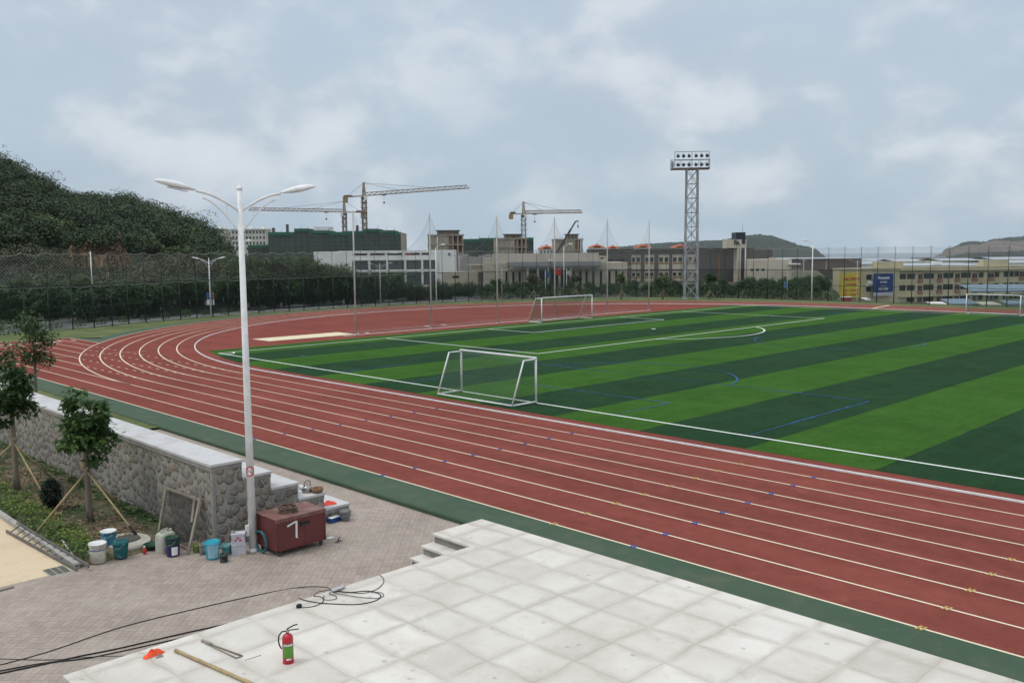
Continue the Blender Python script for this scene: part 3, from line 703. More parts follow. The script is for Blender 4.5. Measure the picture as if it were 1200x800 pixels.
# ---- kettle, basket, red cloth on the wall steps
STEEL = M('dull_steel', (.34, .33, .31), .3, metal=.8)
def lvl(k): return WTOP-k*RISE
kt = thing('kettle', (-19.30, 11.88-.12, lvl(3)+.002), 'dented steel kettle with black handle on the third wall step', 'kettle')
mb = MB(); mb.lathe([(.105, 0), (.125, .02), (.13, .07), (.115, .13), (.07, .165), (.06, .17), (.015, .19), (.012, .205), (.022, .215), (.01, .23)], 18); mb.tube([(0, -.11, .06), (0, -.19, .12), (0, -.215, .17)], [.028, .018, .013], 8); mb.build('body', STEEL, kt)
mb = MB(); mb.tube([(0, .09, .14), (0, .10, .24), (0, .06, .285), (0, -.04, .285), (0, -.08, .24), (0, -.08, .14)], .010, 6); mb.build('handle', BLACK, kt)
kt2 = thing('enamel_jug', (-19.42, 11.50, lvl(3)+.002), 'white enamel jug left of the kettle against the step riser', 'jug')
mb = MB(); mb.lathe([(.06, 0), (.07, .02), (.075, .1), (.05, .2), (.055, .22)], 14); mb.build('body', WHT, kt2)
mb = MB(); mb.tube([(0, .05, .19), (0, .11, .17), (0, .11, .07), (0, .06, .05)], .009, 6); mb.build('handle', WHT, kt2)
rg = random.Random(8); mb = MB()
mb.lathe([(.06, 0), (.13, .02), (.155, .08), (.15, .125), (.13, .12), (.07, .06)], 18)
for i in range(9):
    a = rg.uniform(0, 6.28); mb.lathe([(.01, 0), (.035, .02), (.01, .045)], 8, (.07*cos(a), .07*sin(a), .08+rg.uniform(0, .04)))
tag(mb.build('basket', weather('brown_wicker', (.30, .17, .085), (.17, .10, .06), scale=14), loc=(-19.08, 11.92, lvl(3)+.002)), 'brown wicker basket beside the steel kettle on the wall step', 'basket')
def cloth(name, c, rx, ry, h, mat, label, cat, seed=0):
    rg = random.Random(seed); mb = MB(); n = 20
    ph = [rg.uniform(0, 6.28) for _ in range(6)]
    for j in range(7):
        q_ = j/6
        for k in range(n):
            a = 2*pi*k/n; rr = q_*(1+.16*sin(3*a+ph[0])+.1*sin(5*a+ph[1])); z = h*(1-q_**1.7)*(1+.25*sin(2*a+ph[2])+.3*sin(7*q_+3*a+ph[3]))*.9+.003
            mb.v.append((rx*rr*cos(a), ry*rr*sin(a), max(.004, z)))
    for j in range(6):
        for k in range(n): k2 = (k+1) % n; mb.f.append((j*n+k, j*n+k2, (j+1)*n+k2, (j+1)*n+k)); mb.m.append(0); mb.smooth.append(True)
    return tag(mb.build(name, mat, loc=c), label, cat)
REDO = M('bright_red_cloth', (.75, .07, .045), .6)
cloth('red_cloth', (-19.22, 12.33, lvl(4)+.002), .15, .22, .07, REDO, 'crumpled bright red cloth on the lowest wall step', 'cloth', 2)
cloth('orange_rag', (-13.30, 5.31, PZ+.002), .07, .17, .08, M('fluorescent_orange', (.85, .09, .03), .6), 'bright orange rag on the left edge of the concrete platform', 'rag', 5)
cloth('grey_rag', (-13.19, 5.36, PZ+.002), .05, .06, .03, M('grey_rag', (.28, .24, .21), .8), 'small grey rag beside the bright orange rag on the platform', 'rag', 6)
# ---- buckets, cans and boxes along the wall foot
def pail(name, c, r0, r1, h, mat, label, cat, lid=None, band=None, bandz=(.6, .72), patch=None, inner=None, rz=0, open_=True, rim=True, handle=True):
    t_ = thing(name, c, label, cat, rz=rz)
    mb = MB(); R_ = lambda q_: r0+(r1-r0)*q_
    prof = [(r0*.97, 0), (r0, .008), (R_(.5), h*.5), (r1, h)]
    if lid is None: prof += [(r1-.008, h), (R_(.6)-.01, h*.72)]
    mb.lathe(prof, 20); mb.build('body', mat, t_)
    if rim:
        mb = MB(); mb.lathe([(r1+.004, h-.05), (r1+.012, h-.048), (r1+.012, h-.036), (r1+.003, h-.034)], 20); mb.build('rim', mat, t_)
    if lid is not None:
        mb = MB(); mb.lathe([(r1+.012, h-.012), (r1+.014, h+.012), (r1-.012, h+.016), (r1-.02, h+.006), (.01, h+.008)], 20); mb.build('lid', lid, t_)
    elif inner is not None:
        mb = MB(); mb.lathe([(R_(.6)-.012, h*.72-.02), (R_(.6)-.012, h*.725)], 20); mb.build('contents', inner, t_)
    if band is not None:
        mb = MB(); z0, z1 = h*bandz[0], h*bandz[1]; mb.lathe([(R_(bandz[0])-.004, z0), (R_(bandz[0])+.003, z0), (R_(bandz[1])+.003, z1), (R_(bandz[1])-.004, z1)], 20); mb.build('painted_band', band, t_)
    if patch is not None:
        a0, a1, z0, z1, pm = patch; A = []; B = []
        for i in range(9):
            a = a0+(a1-a0)*i/8; A.append(((R_(z0)+.004)*cos(a), (R_(z0)+.004)*sin(a), h*z0)); B.append(((R_(z1)+.004)*cos(a), (R_(z1)+.004)*sin(a), h*z1))
        mb = MB(); mb.strip(A, B); mb.build('paper_label', pm, t_)
    if handle:
        mb = MB(); pts = [((r1+.012)*cos(a), (r1+.012)*sin(a)*1.0, h*.86-.10*sin(a)*1) for a in [pi*i/10 for i in range(11)]]
        pts = [(x, -y*1.02 if True else y, z-.02*abs(sin(i))) for i, (x, y, z) in enumerate(pts)]
        mb.tube(pts, .004, 5); mb.build('bail_handle', GALV, t_)
    return t_
CRUSTW = weather('crusted_white_plastic', (.58, .56, .48), (.40, .38, .31), scale=7, lo=.4, hi=.6)
BLUEB = weather('paint_splashed_blue', (.045, .17, .27), (.35, .42, .45), scale=9, lo=.5, hi=.62)
TEALB = weather('paint_splashed_teal', (.01, .10, .105), (.22, .33, .36), scale=8, lo=.55, hi=.66)
DGRN = M('dark_green_plastic', (.012, .055, .03), .4); PURP = M('deep_purple_print', (.035, .02, .10), .4)
CYAN = M('cyan_plastic', (.03, .32, .42), .4); CYANL = weather('pale_cyan_label', (.26, .50, .60), (.45, .60, .66), scale=12)
face = atan2(-8.5, 19.5)
g0 = lambda u, v, z=PVZ: gnd(u, v, z)
def spot(u, v, dz=.0): x, y, z = gnd(u, v, PVZ); return (x, y, PVZ+dz)
soil = .03
pail('white_bucket', spot(115.5, 659, .02), .155, .175, .42, CRUSTW, 'crusty white bucket at the corner of the planting bed, lid on', 'bucket', lid=WHT, band=M('blue_grey_stripe', (.13, .18, .27), .5), bandz=(.68, .75))
pail('blue_bucket', spot(128, 641.5, soil), .145, .165, .37, BLUEB, 'blue bucket with white lid behind the crusty white bucket', 'bucket', lid=WHT)
pail('teal_bucket', spot(142, 654, soil), .135, .172, .37, TEALB, 'open dark teal bucket with white paint drips beside round cover', 'bucket', inner=BLACK)
pail('paint_drum', spot(203, 650.5), .14, .15, .42, PURP, 'purple drum with dark green lid in front of pale jerrycan', 'drum', lid=DGRN, band=DGRN, bandz=(.62, .93), patch=(face-.2, face+.75, .1, .55, WHT), rz=0)
pail('green_can', spot(231, 646.5), .085, .09, .19, M('olive_can', (.14, .17, .04), .5), 'small olive green can behind the leaning timber prop', 'can', inner=WHT, handle=False)
pail('grey_can', spot(238.5, 649), .085, .088, .26, weather('grey_tin', (.20, .21, .20), (.10, .10, .09), scale=12), 'grey metal can left of the cyan bucket at wall corner', 'can', inner=BLACK, handle=False)
pail('cyan_bucket', spot(249.5, 654), .135, .17, .40, CYAN, 'cyan bucket with faded pale label at the wall corner', 'bucket', inner=M('rubble', (.2, .19, .17), .9), patch=(face-.75, face+.85, .12, .93, CYANL))
pail('paint_pot', spot(265.5, 648.5), .10, .11, .22, weather('splashed_cyan_pot', (.05, .26, .30), (.45, .42, .22), scale=12), 'squat cyan paint pot with yellow splashes behind black pot', 'pot', inner=M('yellow_rubbish', (.40, .36, .17), .8), handle=False)
pail('black_pot', spot(262.5, 658), .085, .08, .19, weather('tarry_black', (.02, .022, .022), (.12, .13, .12), scale=14), 'small tarry black pot in front of the cyan pots', 'pot', inner=BLACK, handle=False)
pail('grey_pail', spot(405, 609.5), .105, .14, .27, weather('grey_plastic', (.20, .20, .195), (.13, .13, .125), scale=5), 'grey plastic pail at the lowest wall step', 'pail', inner=BLACK)
LILAC = weather('lilac_white_plastic', (.56, .55, .62), (.42, .41, .44), scale=4)
def crate_box(name, c, w_, d_, h_, mat, label, cat, rz, stripe=None):
    t_ = thing(name, c, label, cat, rz=rz); mb = MB(); b = .008
    mb.box(-w_/2, w_/2, -d_/2, d_/2, 0, h_-.02); mb.build('body', mat, t_)
    mb = MB(); mb.box(-w_/2-b, w_/2+b, -d_/2-b, d_/2+b, h_-.035, h_); mb.build('lid', mat, t_)
    if stripe:
        mb = MB()
        for s in stripe: mb.box(w_/2+.001, w_/2+.004, *s)
        mb.build('printed_mark', REDP, t_)
    return t_
bx = spot(280, 649)
crate_box('white_box', bx, .24, .30, .26, LILAC, 'lower of two stacked lilac white boxes beside the lamp', 'box', radians(-22))
crate_box('white_box', (bx[0], bx[1], PVZ+.262), .23, .29, .24, LILAC, 'upper of two stacked lilac white boxes, red print on it', 'box', radians(-30), [(-.08, -.02, .08, .11), (-.03, .01, .12, .17), (.02, .08, .07, .10), (.03, .05, .10, .16)])
cn = spot(280, 649); pail('flower_tin', (cn[0]-.06, cn[1]-.10, PVZ+.503), .045, .045, .09, DGRN, 'small dark tin with white flowers on the stacked boxes', 'tin', inner=WHT, patch=(face-.8, face+.6, .15, .8, M('floral_print', (.45, .45, .25), .5)), handle=False, rim=False)
crate_box('blue_box', spot(391.5, 611), .16, .34, .12, M('blue_card', (.02, .06, .20), .5), 'blue carton with white top left of the grey pail', 'carton', radians(8))
mb = MB(); mb.box(-.075, .075, -.15, .15, 0, .004)
tag(mb.build('white_sheet', WHT, loc=(spot(391.5, 611)[0], spot(391.5, 611)[1], PVZ+.123), rz=radians(12)), 'sheet of white paper lying on the blue carton', 'paper')
# jerrycan
jc = thing('jerrycan', spot(194.5, 646), 'pale grey green jerrycan at the foot of the cobble wall', 'jerrycan', rz=radians(12))
JC = weather('pale_jerrycan_plastic', (.44, .45, .37), (.30, .30, .24), scale=5)
mb = MB()
w_, d_ = .15, .19
pr = [(1, 0), (1.0, .36), (.93, .42), (.75, .46)]
base = 0
for (s, z) in pr:
    for k in range(16):
        a = 2*pi*k/16+pi/16; cx_ = max(-1, min(1, cos(a)*1.35)); cy_ = max(-1, min(1, sin(a)*1.35)); mb.v.append((cx_*w_*s, cy_*d_*s, z))
for i in range(3):
    for k in range(16): k2 = (k+1) % 16; mb.f.append((i*16+k, i*16+k2, (i+1)*16+k2, (i+1)*16+k)); mb.m.append(0); mb.smooth.append(True)
mb.f.append(tuple(range(48, 64))); mb.m.append(0); mb.smooth.append(False); mb.build('body', JC, jc)
mb = MB(); mb.tube([(0, -.10, .45), (0, -.09, .52), (0, .06, .53), (0, .09, .45)], .02, 8); mb.build('handle', JC, jc)
mb = MB(); mb.lathe([(.035, .45), (.035, .50), (.03, .505)], 12, (0, .14, 0)); mb.build('cap', JC, jc)
mb = MB(); mb.lathe([(.12, 0), (.20, .09), (.205, .10), (.19, .095), (.11, .02)], 20); tag(mb.build('green_basin', DGRN, loc=spot(179, 643, .03)), 'shallow dark green basin beside the pale jerrycan', 'basin')
bt = thing('red_bottle', spot(169.5, 649, .02), 'small red bottle with white cap at the paving edge', 'bottle')
mb = MB(); mb.lathe([(.035, 0), (.04, .01), (.04, .10), (.018, .13)], 12); mb.build('body', REDP, bt)
mb = MB(); mb.lathe([(.022, .131), (.022, .165), (.018, .17)], 12); mb.build('cap', WHT, bt)
# leaning sieve frame and prop
sv = thing('sieve_screen', (-20.9, 8.90, PVZ), 'wooden framed mesh screen leaning on the cobble wall', 'screen')
mb = MB(); P = [(.15, -.35, .02), (.27, .17, 1.23), (1.66, .17, 1.10), (1.62, -.32, .0)]
P = [(-.02, -.28, .04), (-.44, .14, 1.02), (1.50, .14, 1.07), (1.62, -.26, .04)]
mb.bar(P[0], P[1], .04); mb.bar(P[1], P[2], .05); mb.bar(P[2], P[3], .04); mb.bar(P[3], P[0], .04); mb.build('frame', WOOD, sv)
mb = MB(); mb.add(P, [(0, 1, 2, 3)]); mb.uv = [(0, 0), (0, 1.3), (1.4, 1.25), (1.4, 0)]
mb.build('wire_mesh', netmat('sieve_wire', (.05, .045, .04), .02, .3, diamond=False), sv)
mb = MB(); a_ = Vector(spot(220, 650)); mb.bar(a_+Vector((0, 0, .0)), (-19.33, 8.98, 1.10), .055, .03); tag(mb.build('timber_prop', WOOD), 'bare timber prop slanting against the wall by the screen', 'timber')
mb = MB(); mb.bar((-19.72, 9.03, 1.04), (-19.46, 8.80, .50), .05, .03); tag(mb.build('timber_offcut', WOOD), 'short timber piece crossing behind the slanting prop', 'timber')
mb = MB(); mb.bar((-20.05, 8.95, PVZ+.02), (-20.35, 8.82, PVZ+.30), .12, .02); tag(mb.build('plank', WOOD), 'short plank leaning at wall foot behind the purple drum', 'plank')
# ladder
LADM = weather('dull_ladder_metal', (.13, .125, .115), (.20, .19, .17), scale=3)
ld = thing('ladder', (-24.0, 6.17, PVZ), 'grey metal ladder lying aslant over the bed kerb', 'ladder')
A0, A1 = Vector(gnd(7.5, 622, PVZ+.03)), Vector(gnd(90, 667.5, PVZ+.03)); B0, B1 = Vector(gnd(20, 612.5, PVZ+.13)), Vector(gnd(104, 663, PVZ+.13))
o_ = Vector((-24.0, 6.17, PVZ))
for a, b in ((A0, A1), (B0, B1)): mb = MB(); mb.bar(a-o_, b-o_, .03, .07); mb.build('rail', LADM, ld)
for i in range(11):
    q_ = (i+.6)/11.3; mb = MB(); mb.tube([A0.lerp(A1, q_)-o_, B0.lerp(B1, q_)-o_], .016, 6); mb.build('rung', LADM, ld)
# drain grate
gr = thing('drain_grate', (*spot(68.5, 669)[:2], PVZ), 'dark slotted drain grate in the sandy apron by the ladder', 'drain grate', rz=radians(0))
mb = MB(); mb.box(-.33, .24, -.22, .20, -.0115, .001); mb.build('frame', M('grate_green_grey', (.30, .30, .25), .7), gr)
for j in range(3):
    for i in range(7): mb = MB(); mb.box(-.30+i*.073, -.26+i*.073, -.2+j*.135, -.09+j*.135, .0015, .004); mb.build('slot', BLACK, gr)
mb = MB(); mb.bar(gnd(-6, 693, PVZ+.02), gnd(16, 687, PVZ+.02), .06, .04); tag(mb.build('plank', WOOD), 'dark plank lying at the left edge of the brick paving', 'plank')
# round cover in a concrete collar
rc = thing('manhole_cover', (*spot(150, 637)[:2], PVZ), 'round dark cover set in pale concrete beside the teal bucket', 'manhole cover')
mb = MB(); mb.lathe([(.62, -.02), (.60, .10)], 28, sy=.8); mb.build('concrete_collar', weather('pale_collar', (.48, .45, .40), (.36, .33, .28), scale=3), rc)
mb = MB(); mb.lathe([(.30, .102), (.29, .125)], 24, (-.06, .0, 0)); mb.build('lid', CRG, rc)
# litter
cloth('white_rag', spot(387, 630), .05, .10, .03, WHT, 'white rag on the paving just right of the chest', 'rag', 9)
cloth('paper_scrap', spot(392, 649), .03, .06, .02, M('torn_paper', (.5, .48, .44), .8), 'torn paper scrap on the paving below the white rag', 'paper scrap', 11)
cloth('rubbish_heap', spot(377.5, 614), .07, .15, .06, weather('mixed_rubbish', (.34, .30, .2), (.12, .11, .10), scale=20), 'small heap of rubbish at wall foot left of blue carton', 'rubbish', 12)
cloth('rubbish_heap', spot(283.5, 650.5), .05, .10, .04, weather('straw_rubbish', (.40, .36, .24), (.20, .18, .14), scale=20), 'straw coloured rubbish at the foot of the stacked boxes', 'rubbish', 13)
tr_ = thing('trowel', (*spot(397, 634)[:2], PVZ+.002), 'black handled trowel on the paving right of white rag', 'trowel', rz=.5)
mb = MB(); mb.box(-.05, .05, -.12, .06, .0, .012); mb.build('blade', CRG, tr_)
mb = MB(); mb.tube([(0, -.02, .012), (0, -.02, .05), (0, .06, .09)], .012, 6); mb.build('handle', BLACK, tr_)
# ---- things on the platform
fe = thing('fire_extinguisher', (*gnd(338, 775.5, PZ)[:2], PZ), 'red fire extinguisher with green label standing on the platform', 'fire extinguisher', rz=radians(-35))
REDX = M('extinguisher_red', (.46, .012, .025), .28, .05, spec=.5)
mb = MB(); mb.lathe([(.078, 0), (.082, .006), (.082, .37), (.078, .40), (.062, .43), (.035, .448), (.026, .455)], 24); mb.build('cylinder', REDX, fe)
mb = MB(); mb.lathe([(.083, -.0005), (.0845, .002), (.0845, .012), (.083, .014)], 24); mb.build('foot_ring', REDX, fe)
FG = M('green_label', (.10, .27, .04), .4); t_face = atan2(-gnd(338, 775)[1], -gnd(338, 775)[0])+radians(35)
def curved(a0, a1, z0, z1, off, mat, name, par, R_=.082):
    A = []; B = []
    for i in range(13):
        a = t_face+a0+(a1-a0)*i/12; A.append(((R_+off)*cos(a), (R_+off)*sin(a), z0)); B.append(((R_+off)*cos(a), (R_+off)*sin(a), z1))
    mb = MB(); mb.strip(A, B); return mb.build(name, mat, par)
lb = curved(-.95, 1.05, .10, .32, .0012, FG, 'label', fe)
curved(-.9, 1.0, .275, .315, .0022, M('label_header', (.22, .30, .22), .4), 'label_heading', lb)
for i_, (a_, b_) in enumerate(((-.8, -.45), (-.35, -.1), (0.0, .3), (.4, .85))): curved(a_, b_, .283, .307, .003, WHT, 'printed_word', lb)
curved(-.35, .55, .065, .092, .0022, WHT, 'date_tag', lb)
mb = MB(); mb.lathe([(.022, .455), (.026, .47), (.026, .50), (.016, .505)], 12); mb.build('valve', STEEL, fe)
mb = MB(); mb.bar((0, .01, .50), (.01, .17, .512), .025, .008); mb.build('lower_grip', BLACK, fe)
mb = MB(); mb.tube([(0, -.01, .515), (.0, .04, .545), (.005, .10, .575), (.01, .15, .585)], .010, 6); mb.build('lever', BLACK, fe)
mb = MB(); mb.tube([(0, -.02, .49), (0, -.08, .485), (0, -.125, .43), (0, -.135, .34), (0, -.12, .27), (-.0, -.092, .22)], .011, 8); mb.build('hose', BLACK, fe)
mb = MB(); a_, b_ = Vector(gnd(205.5, 761.5, PZ+.028)), Vector(gnd(300, 803, PZ+.028))
pts = [a_.lerp(b_, i/10)+Vector((0, 0, .004*(i % 2))) for i in range(11)]
mb.tube(pts, [.026+.004*(i % 3 == 0) for i in range(11)], 10); tag(mb.build('bamboo_pole', BAMBOO), 'thick bamboo pole lying on the platform left of the extinguisher', 'pole')
mb = MB(); A_ = [gnd(238, 751, PZ+.015), gnd(284, 768, PZ+.012), gnd(277, 770.5, PZ+.010), gnd(240, 753, PZ+.01)]
for i in range(3): mb.tube([A_[i], A_[i+1]], [.013, .011, .009][i], 6)
mb.tube([gnd(236.5, 750, PZ+.02), gnd(248, 754.5, PZ+.016)], .022, 6)
tag(mb.build('wire_tongs', WOOD), 'folded grey rod tongs lying on the platform above bamboo pole', 'tongs')
mb = MB(); mb.tube([gnd(287, 773, PZ+.004), gnd(306, 767, PZ+.004)], .003, 5); tag(mb.build('thin_wire', BLACK), 'short thin dark wire on the platform near the tongs', 'wire')
# cables
def smooth(pts, n=8):
    P_ = [Vector(p) for p in pts]; out = []
    for i in range(len(P_)-1):
        p0 = P_[max(i-1, 0)]; p1 = P_[i]; p2 = P_[i+1]; p3 = P_[min(i+2, len(P_)-1)]
        for k in range(n):
            s = k/n; out.append(.5*((2*p1)+(-p0+p2)*s+(2*p0-5*p1+4*p2-p3)*s*s+(-p0+3*p1-3*p2+p3)*s**3))
    out.append(P_[-1]); return out
def cable(uvs, r, label, name='cable'):
    pts = [gnd(u, v, (z if z is not None else PVZ)+r) for u, v, z in uvs]
    mb = MB(); mb.tube(smooth(pts), r, 6); return tag(mb.build(name, BLACK), label, 'cable')
G_ = PVZ; T_ = PZ
cable([(-20, 782, G_), (0, 778.5, G_), (60, 762, G_), (140, 735, G_), (220, 715, G_), (300, 697, G_), (350, 688, G_), (380, 687.5, G_+.15), (392, 692, T_+.01), (410, 693.5, T_), (430, 692, T_), (443, 694.5, T_), (446, 699, T_), (438, 704, T_), (420, 707.5, T_), (400, 707.5, T_), (375, 706, T_), (358, 703, T_), (350, 700.5, T_)], .009, 'black cable sweeping across the paving into loops on the platform')
cable([(352, 711.5, T_), (365, 710.5, T_), (376, 706.5, T_+.01), (379, 702, T_), (375, 698.5, T_), (368, 698, T_+.0), (372, 693.5, T_+.01), (386, 691, T_+.01), (405, 693, T_+.01), (425, 694.5, T_+.01), (440, 690.5, T_+.01), (449, 683, T_), (449, 677, T_), (445, 673.5, T_)], .007, 'thin black cable looping from the plug to the platform edge')
cable([(380, 697, T_+.008), (379, 701.5, T_+.008), (386, 702.5, T_+.008), (394, 701, T_+.008), (393, 697.5, T_+.008), (386, 695.5, T_+.008), (388, 693, T_+.02), (395, 695, T_+.02), (420, 699, T_+.008), (440, 700.5, T_+.008), (449, 698, T_+.008), (447, 694, T_+.012), (435, 693.5, T_+.02)], .006, 'small inner cable loop in the tangle on the platform edge')
cable([(-20, 793, G_), (0, 788.5, G_), (50, 778, G_), (90, 769, G_), (140, 759, G_), (200, 745, G_), (250, 734, G_), (290, 726, G_)], .013, 'thick black cable on the paving running below the platform edge')
cable([(-20, 790, G_), (0, 785.5, G_), (50, 776.5, G_+.01), (100, 771, G_), (140, 763, G_), (190, 752, G_), (240, 741, G_), (280, 729, G_)], .011, 'second thick cable twisting beside the first below the platform edge')
cable([(112, 783, G_), (125, 778, G_), (140, 771.5, G_), (150, 768.5, G_), (172, 763.5, G_+.01), (205, 754, G_), (235, 744, G_)], .010, 'short black cable hugging the lower left platform edge')
cable([(-20, 771, G_), (0, 771.5, G_), (60, 772.5, G_+.005), (110, 769, G_+.03), (150, 768, G_+.02)], .006, 'thin cable crossing under the thick pair on the paving')
mb = MB(); c_ = gnd(350.5, 711.5, PZ); mb.lathe([(.03, .0), (.036, .01), (.036, .045), (.028, .06)], 12, sx=1.0, sy=1.5); tag(mb.build('cable_socket', BLACK, loc=(c_[0], c_[1], PZ+.002)), 'black plug socket at the end of the platform cable', 'socket')
mb = MB(); c_ = gnd(398, 691.5, PZ); mb.box(-.05, .05, -.14, .14, 0, .015); tag(mb.build('tape_pad', weather('grey_foil', (.45, .46, .47), (.3, .3, .3), scale=10), loc=(c_[0]-.03, c_[1], PZ+.03), rz=.2), 'folded grey foil patch where cables cross the platform edge', 'foil patch')
# ================================================================ plants near the wall
def leafcloud(mb, rng, c, r, n, ls, shell=.55, wr_=.27, mi=0):
    """leaves (pointed quads) spread through an ellipsoid"""
    V = mb.v; F_ = mb.f; Mi = mb.m; S = mb.smooth
    for _ in range(n):
        while True:
            x, y, z = rng.uniform(-1, 1), rng.uniform(-1, 1), rng.uniform(-1, 1); d = x*x+y*y+z*z
            if .02 < d <= 1: break
        d = sqrt(d); k = (shell+(1-shell)*rng.random())/d if rng.random() < .8 else 1
        px, py, pz = c[0]+x*k*r[0]*1, c[1]+y*k*r[1], c[2]+z*k*r[2]
        a, b = rng.uniform(0, 6.283), rng.uniform(-1.0, .55)
        dx, dy, dz = cos(a)*cos(b), sin(a)*cos(b), sin(b)
        l = ls*rng.uniform(.7, 1.3); w_ = l*wr_
        sx_, sy_, sz_ = -sin(a)*w_, cos(a)*w_, rng.uniform(-.5, .5)*w_
        i = len(V); m = .45*l
        V.append((px, py, pz)); V.append((px+dx*m+sx_, py+dy*m+sy_, pz+dz*m+sz_)); V.append((px+dx*l, py+dy*l, pz+dz*l-.12*l)); V.append((px+dx*m-sx_, py+dy*m-sy_, pz+dz*m-sz_))
        F_.append((i, i+1, i+2, i+3)); Mi.append(mi); S.append(False)
def crown(mb, rng, c, r, nc, nl, cr, ls):
    for i in range(nc):
        th = rng.uniform(0, 6.283); u_ = rng.uniform(-1, 1); k = rng.uniform(.35, .92); q_ = sqrt(1-u_*u_)
        cc_ = (c[0]+cos(th)*q_*r[0]*k, c[1]+sin(th)*q_*r[1]*k, c[2]+u_*r[2]*k); s = cr*rng.uniform(.6, 1.25)
        leafcloud(mb, rng, cc_, (s, s, s*.75), nl, ls)
def near_tree(base, H, cz, r, label, seed, stakes, lean=(0, 0)):
    rng = random.Random(seed); t_ = thing('young_tree', base, label, 'tree')
    mb = MB(); pts = [(lean[0]*i/8+rng.uniform(-.01, .01), lean[1]*i/8+rng.uniform(-.01, .01), (cz+.35*r[2])*i/8-.05) for i in range(9)]
    mb.tube(pts, [.105, .082, .075, .07, .066, .06, .05, .04, .028], 12)
    for k in range(9):
        a = k*2.4; z0 = cz-r[2]*.75+k*.09; p0 = Vector((lean[0]*.7, lean[1]*.7, z0)); p1 = p0+Vector((cos(a)*r[0]*.6, sin(a)*r[1]*.6, .35+.05*k)); mb.tube([p0, (p0+p1)/2+Vector((0, 0, -.03)), p1], [.026, .018, .008], 6)
    mb.build('trunk', BARK, t_)
    mb = MB(); crown(mb, rng, (lean[0], lean[1], cz), r, 44, 62, r[0]*.34, .165)
    mb.build('crown', LEAF_N, t_)
    for (dx_, dy_, hz_, sl) in stakes:
        mb = MB(); a_ = Vector((dx_, dy_, .0)); b_ = Vector((-dx_*.07, -dy_*.07, hz_)); mb.tube([a_, a_.lerp(b_, .5), b_+(b_-a_)*.08], .024, 7); st_ = mb.build('stake', BAMBOO, t_)
        if sl: mb = MB(); mb.tube([a_+Vector((0, 0, .0)), a_.lerp(b_, .12)], .035, 8); mb.build('rubber_sleeve', BLACK, st_)
    mb = MB(); mb.lathe([(.085, stakes[0][2]-.05), (.09, stakes[0][2]), (.085, stakes[0][2]+.05)], 12); mb.build('tie', WOOD, t_)
    return t_
near_tree((-23.0, 7.78, PVZ+.12), 3.5, 2.45, (.72, .72, 1.08), 'staked young tree in the bed in front of the middle of the wall', 11, [(.1, -1.28, 1.35, 0), (2.0, .35, 1.35, 1), (-.3, 1.0, 1.30, 0)])
near_tree((-27.7, 7.45, PVZ+.12), 3.9, 2.9, (.86, .86, 1.12), 'staked young tree cut by the left edge, in front of wall', 23, [(-.7, -1.3, 1.45, 0), (1.9, .2, 1.45, 0), (-.4, 1.1, 1.4, 0)])
def small_tree(base, cz, r, label, seed, mat=LEAF_M, nc=34, nl=60, ls=.17, stakes=True, cat='tree', name='young_tree', group=None, trunk_r=.06):
    rng = random.Random(seed); t_ = thing(name, base, label, cat, group)
    mb = MB(); mb.tube([(0, 0, -.1), (.02, 0, cz*.4), (-.02, .02, cz*.8), (0, 0, cz+.3*r[2])], [trunk_r*1.2, trunk_r, trunk_r*.8, trunk_r*.35], 9)
    for k in range(6):
        a = k*2.4+seed; p0 = Vector((0, 0, cz-r[2]*.8+k*.1)); p1 = p0+Vector((cos(a)*r[0]*.6, sin(a)*r[1]*.6, .4)); mb.tube([p0, p1], [trunk_r*.4, trunk_r*.12], 5)
    mb.build('trunk', BARK, t_)
    mb = MB(); crown(mb, rng, (0, 0, cz), r, nc, nl, r[0]*.40, ls); mb.build('crown', mat, t_)
    if stakes:
        for a in (.3, 2.4, 4.5):
            mb = MB(); mb.tube([(1.05*cos(a), 1.05*sin(a), 0), (0, 0, 1.35)], .028, 6); mb.build('stake', BAMBOO, t_)
    return t_
small_tree((-38.6, 11.3, -.03), 3.35, (1.15, 1.15, 1.15), 'loose crowned sapling behind the far left wall end', 31, LEAF_M, 34, 60, .15)
# dark conifer shrub
rng = random.Random(5); sh = thing('conifer_shrub', (*spot(61.5, 601)[:2], PVZ+.12), 'dark clipped conical conifer shrub between the two staked trees', 'shrub')
mb = MB()
for i in range(26):
    z = i/26; rr = .30*sin(pi*min(1, (1-z)*.92+.05))**.8; leafcloud(mb, rng, (0, 0, .05+z*.74), (rr, rr, .08), 110, .06, .8)
mb.build('foliage', leafmat('conifer_needles', (.006, .016, .009), (.010, .026, .013), (.018, .040, .018), sc=8), sh)
mb = MB(); mb.tube([(0, 0, -.1), (0, 0, .6)], .03, 6); mb.build('stem', BARK, sh)
# ground cover, turf tufts and leaf litter in the bed (uncountable)
rng = random.Random(77); cov = MB(); grs = MB(); dry = MB()
def blob_noise(x, y): return sin(x*1.7+1.3)*sin(y*2.9+.5)+.5*sin(x*4.1+y*3.3)+.3*sin(x*9+y*7+1)
for _ in range(15000):
    x = rng.uniform(-36, XB-.15); y = rng.uniform(6.55, 9.1); b = blob_noise(x, y); band = exp_ = math.exp(-((y-7.0+.012*(x+20))/.34)**2)
    z = PVZ+.1
    if x > -21.2 and 7.2 < y < 8.7: continue
    if rng.random() < band*(.65+.3*b) and x < -20.6:
        leafcloud(cov, rng, (x, y, z+.05), (.06, .06, .07), 2, .085)
    elif y < 7.2 or b > .35 or y > 8.75:
        if rng.random() < .55: leafcloud(grs, rng, (x, y, z+.02), (.05, .05, .05), 2, .07 if y < 8.7 else .13)
    elif rng.random() < .9: leafcloud(dry, rng, (x, y, z-.0), (.05, .05, .012), 1, .10)
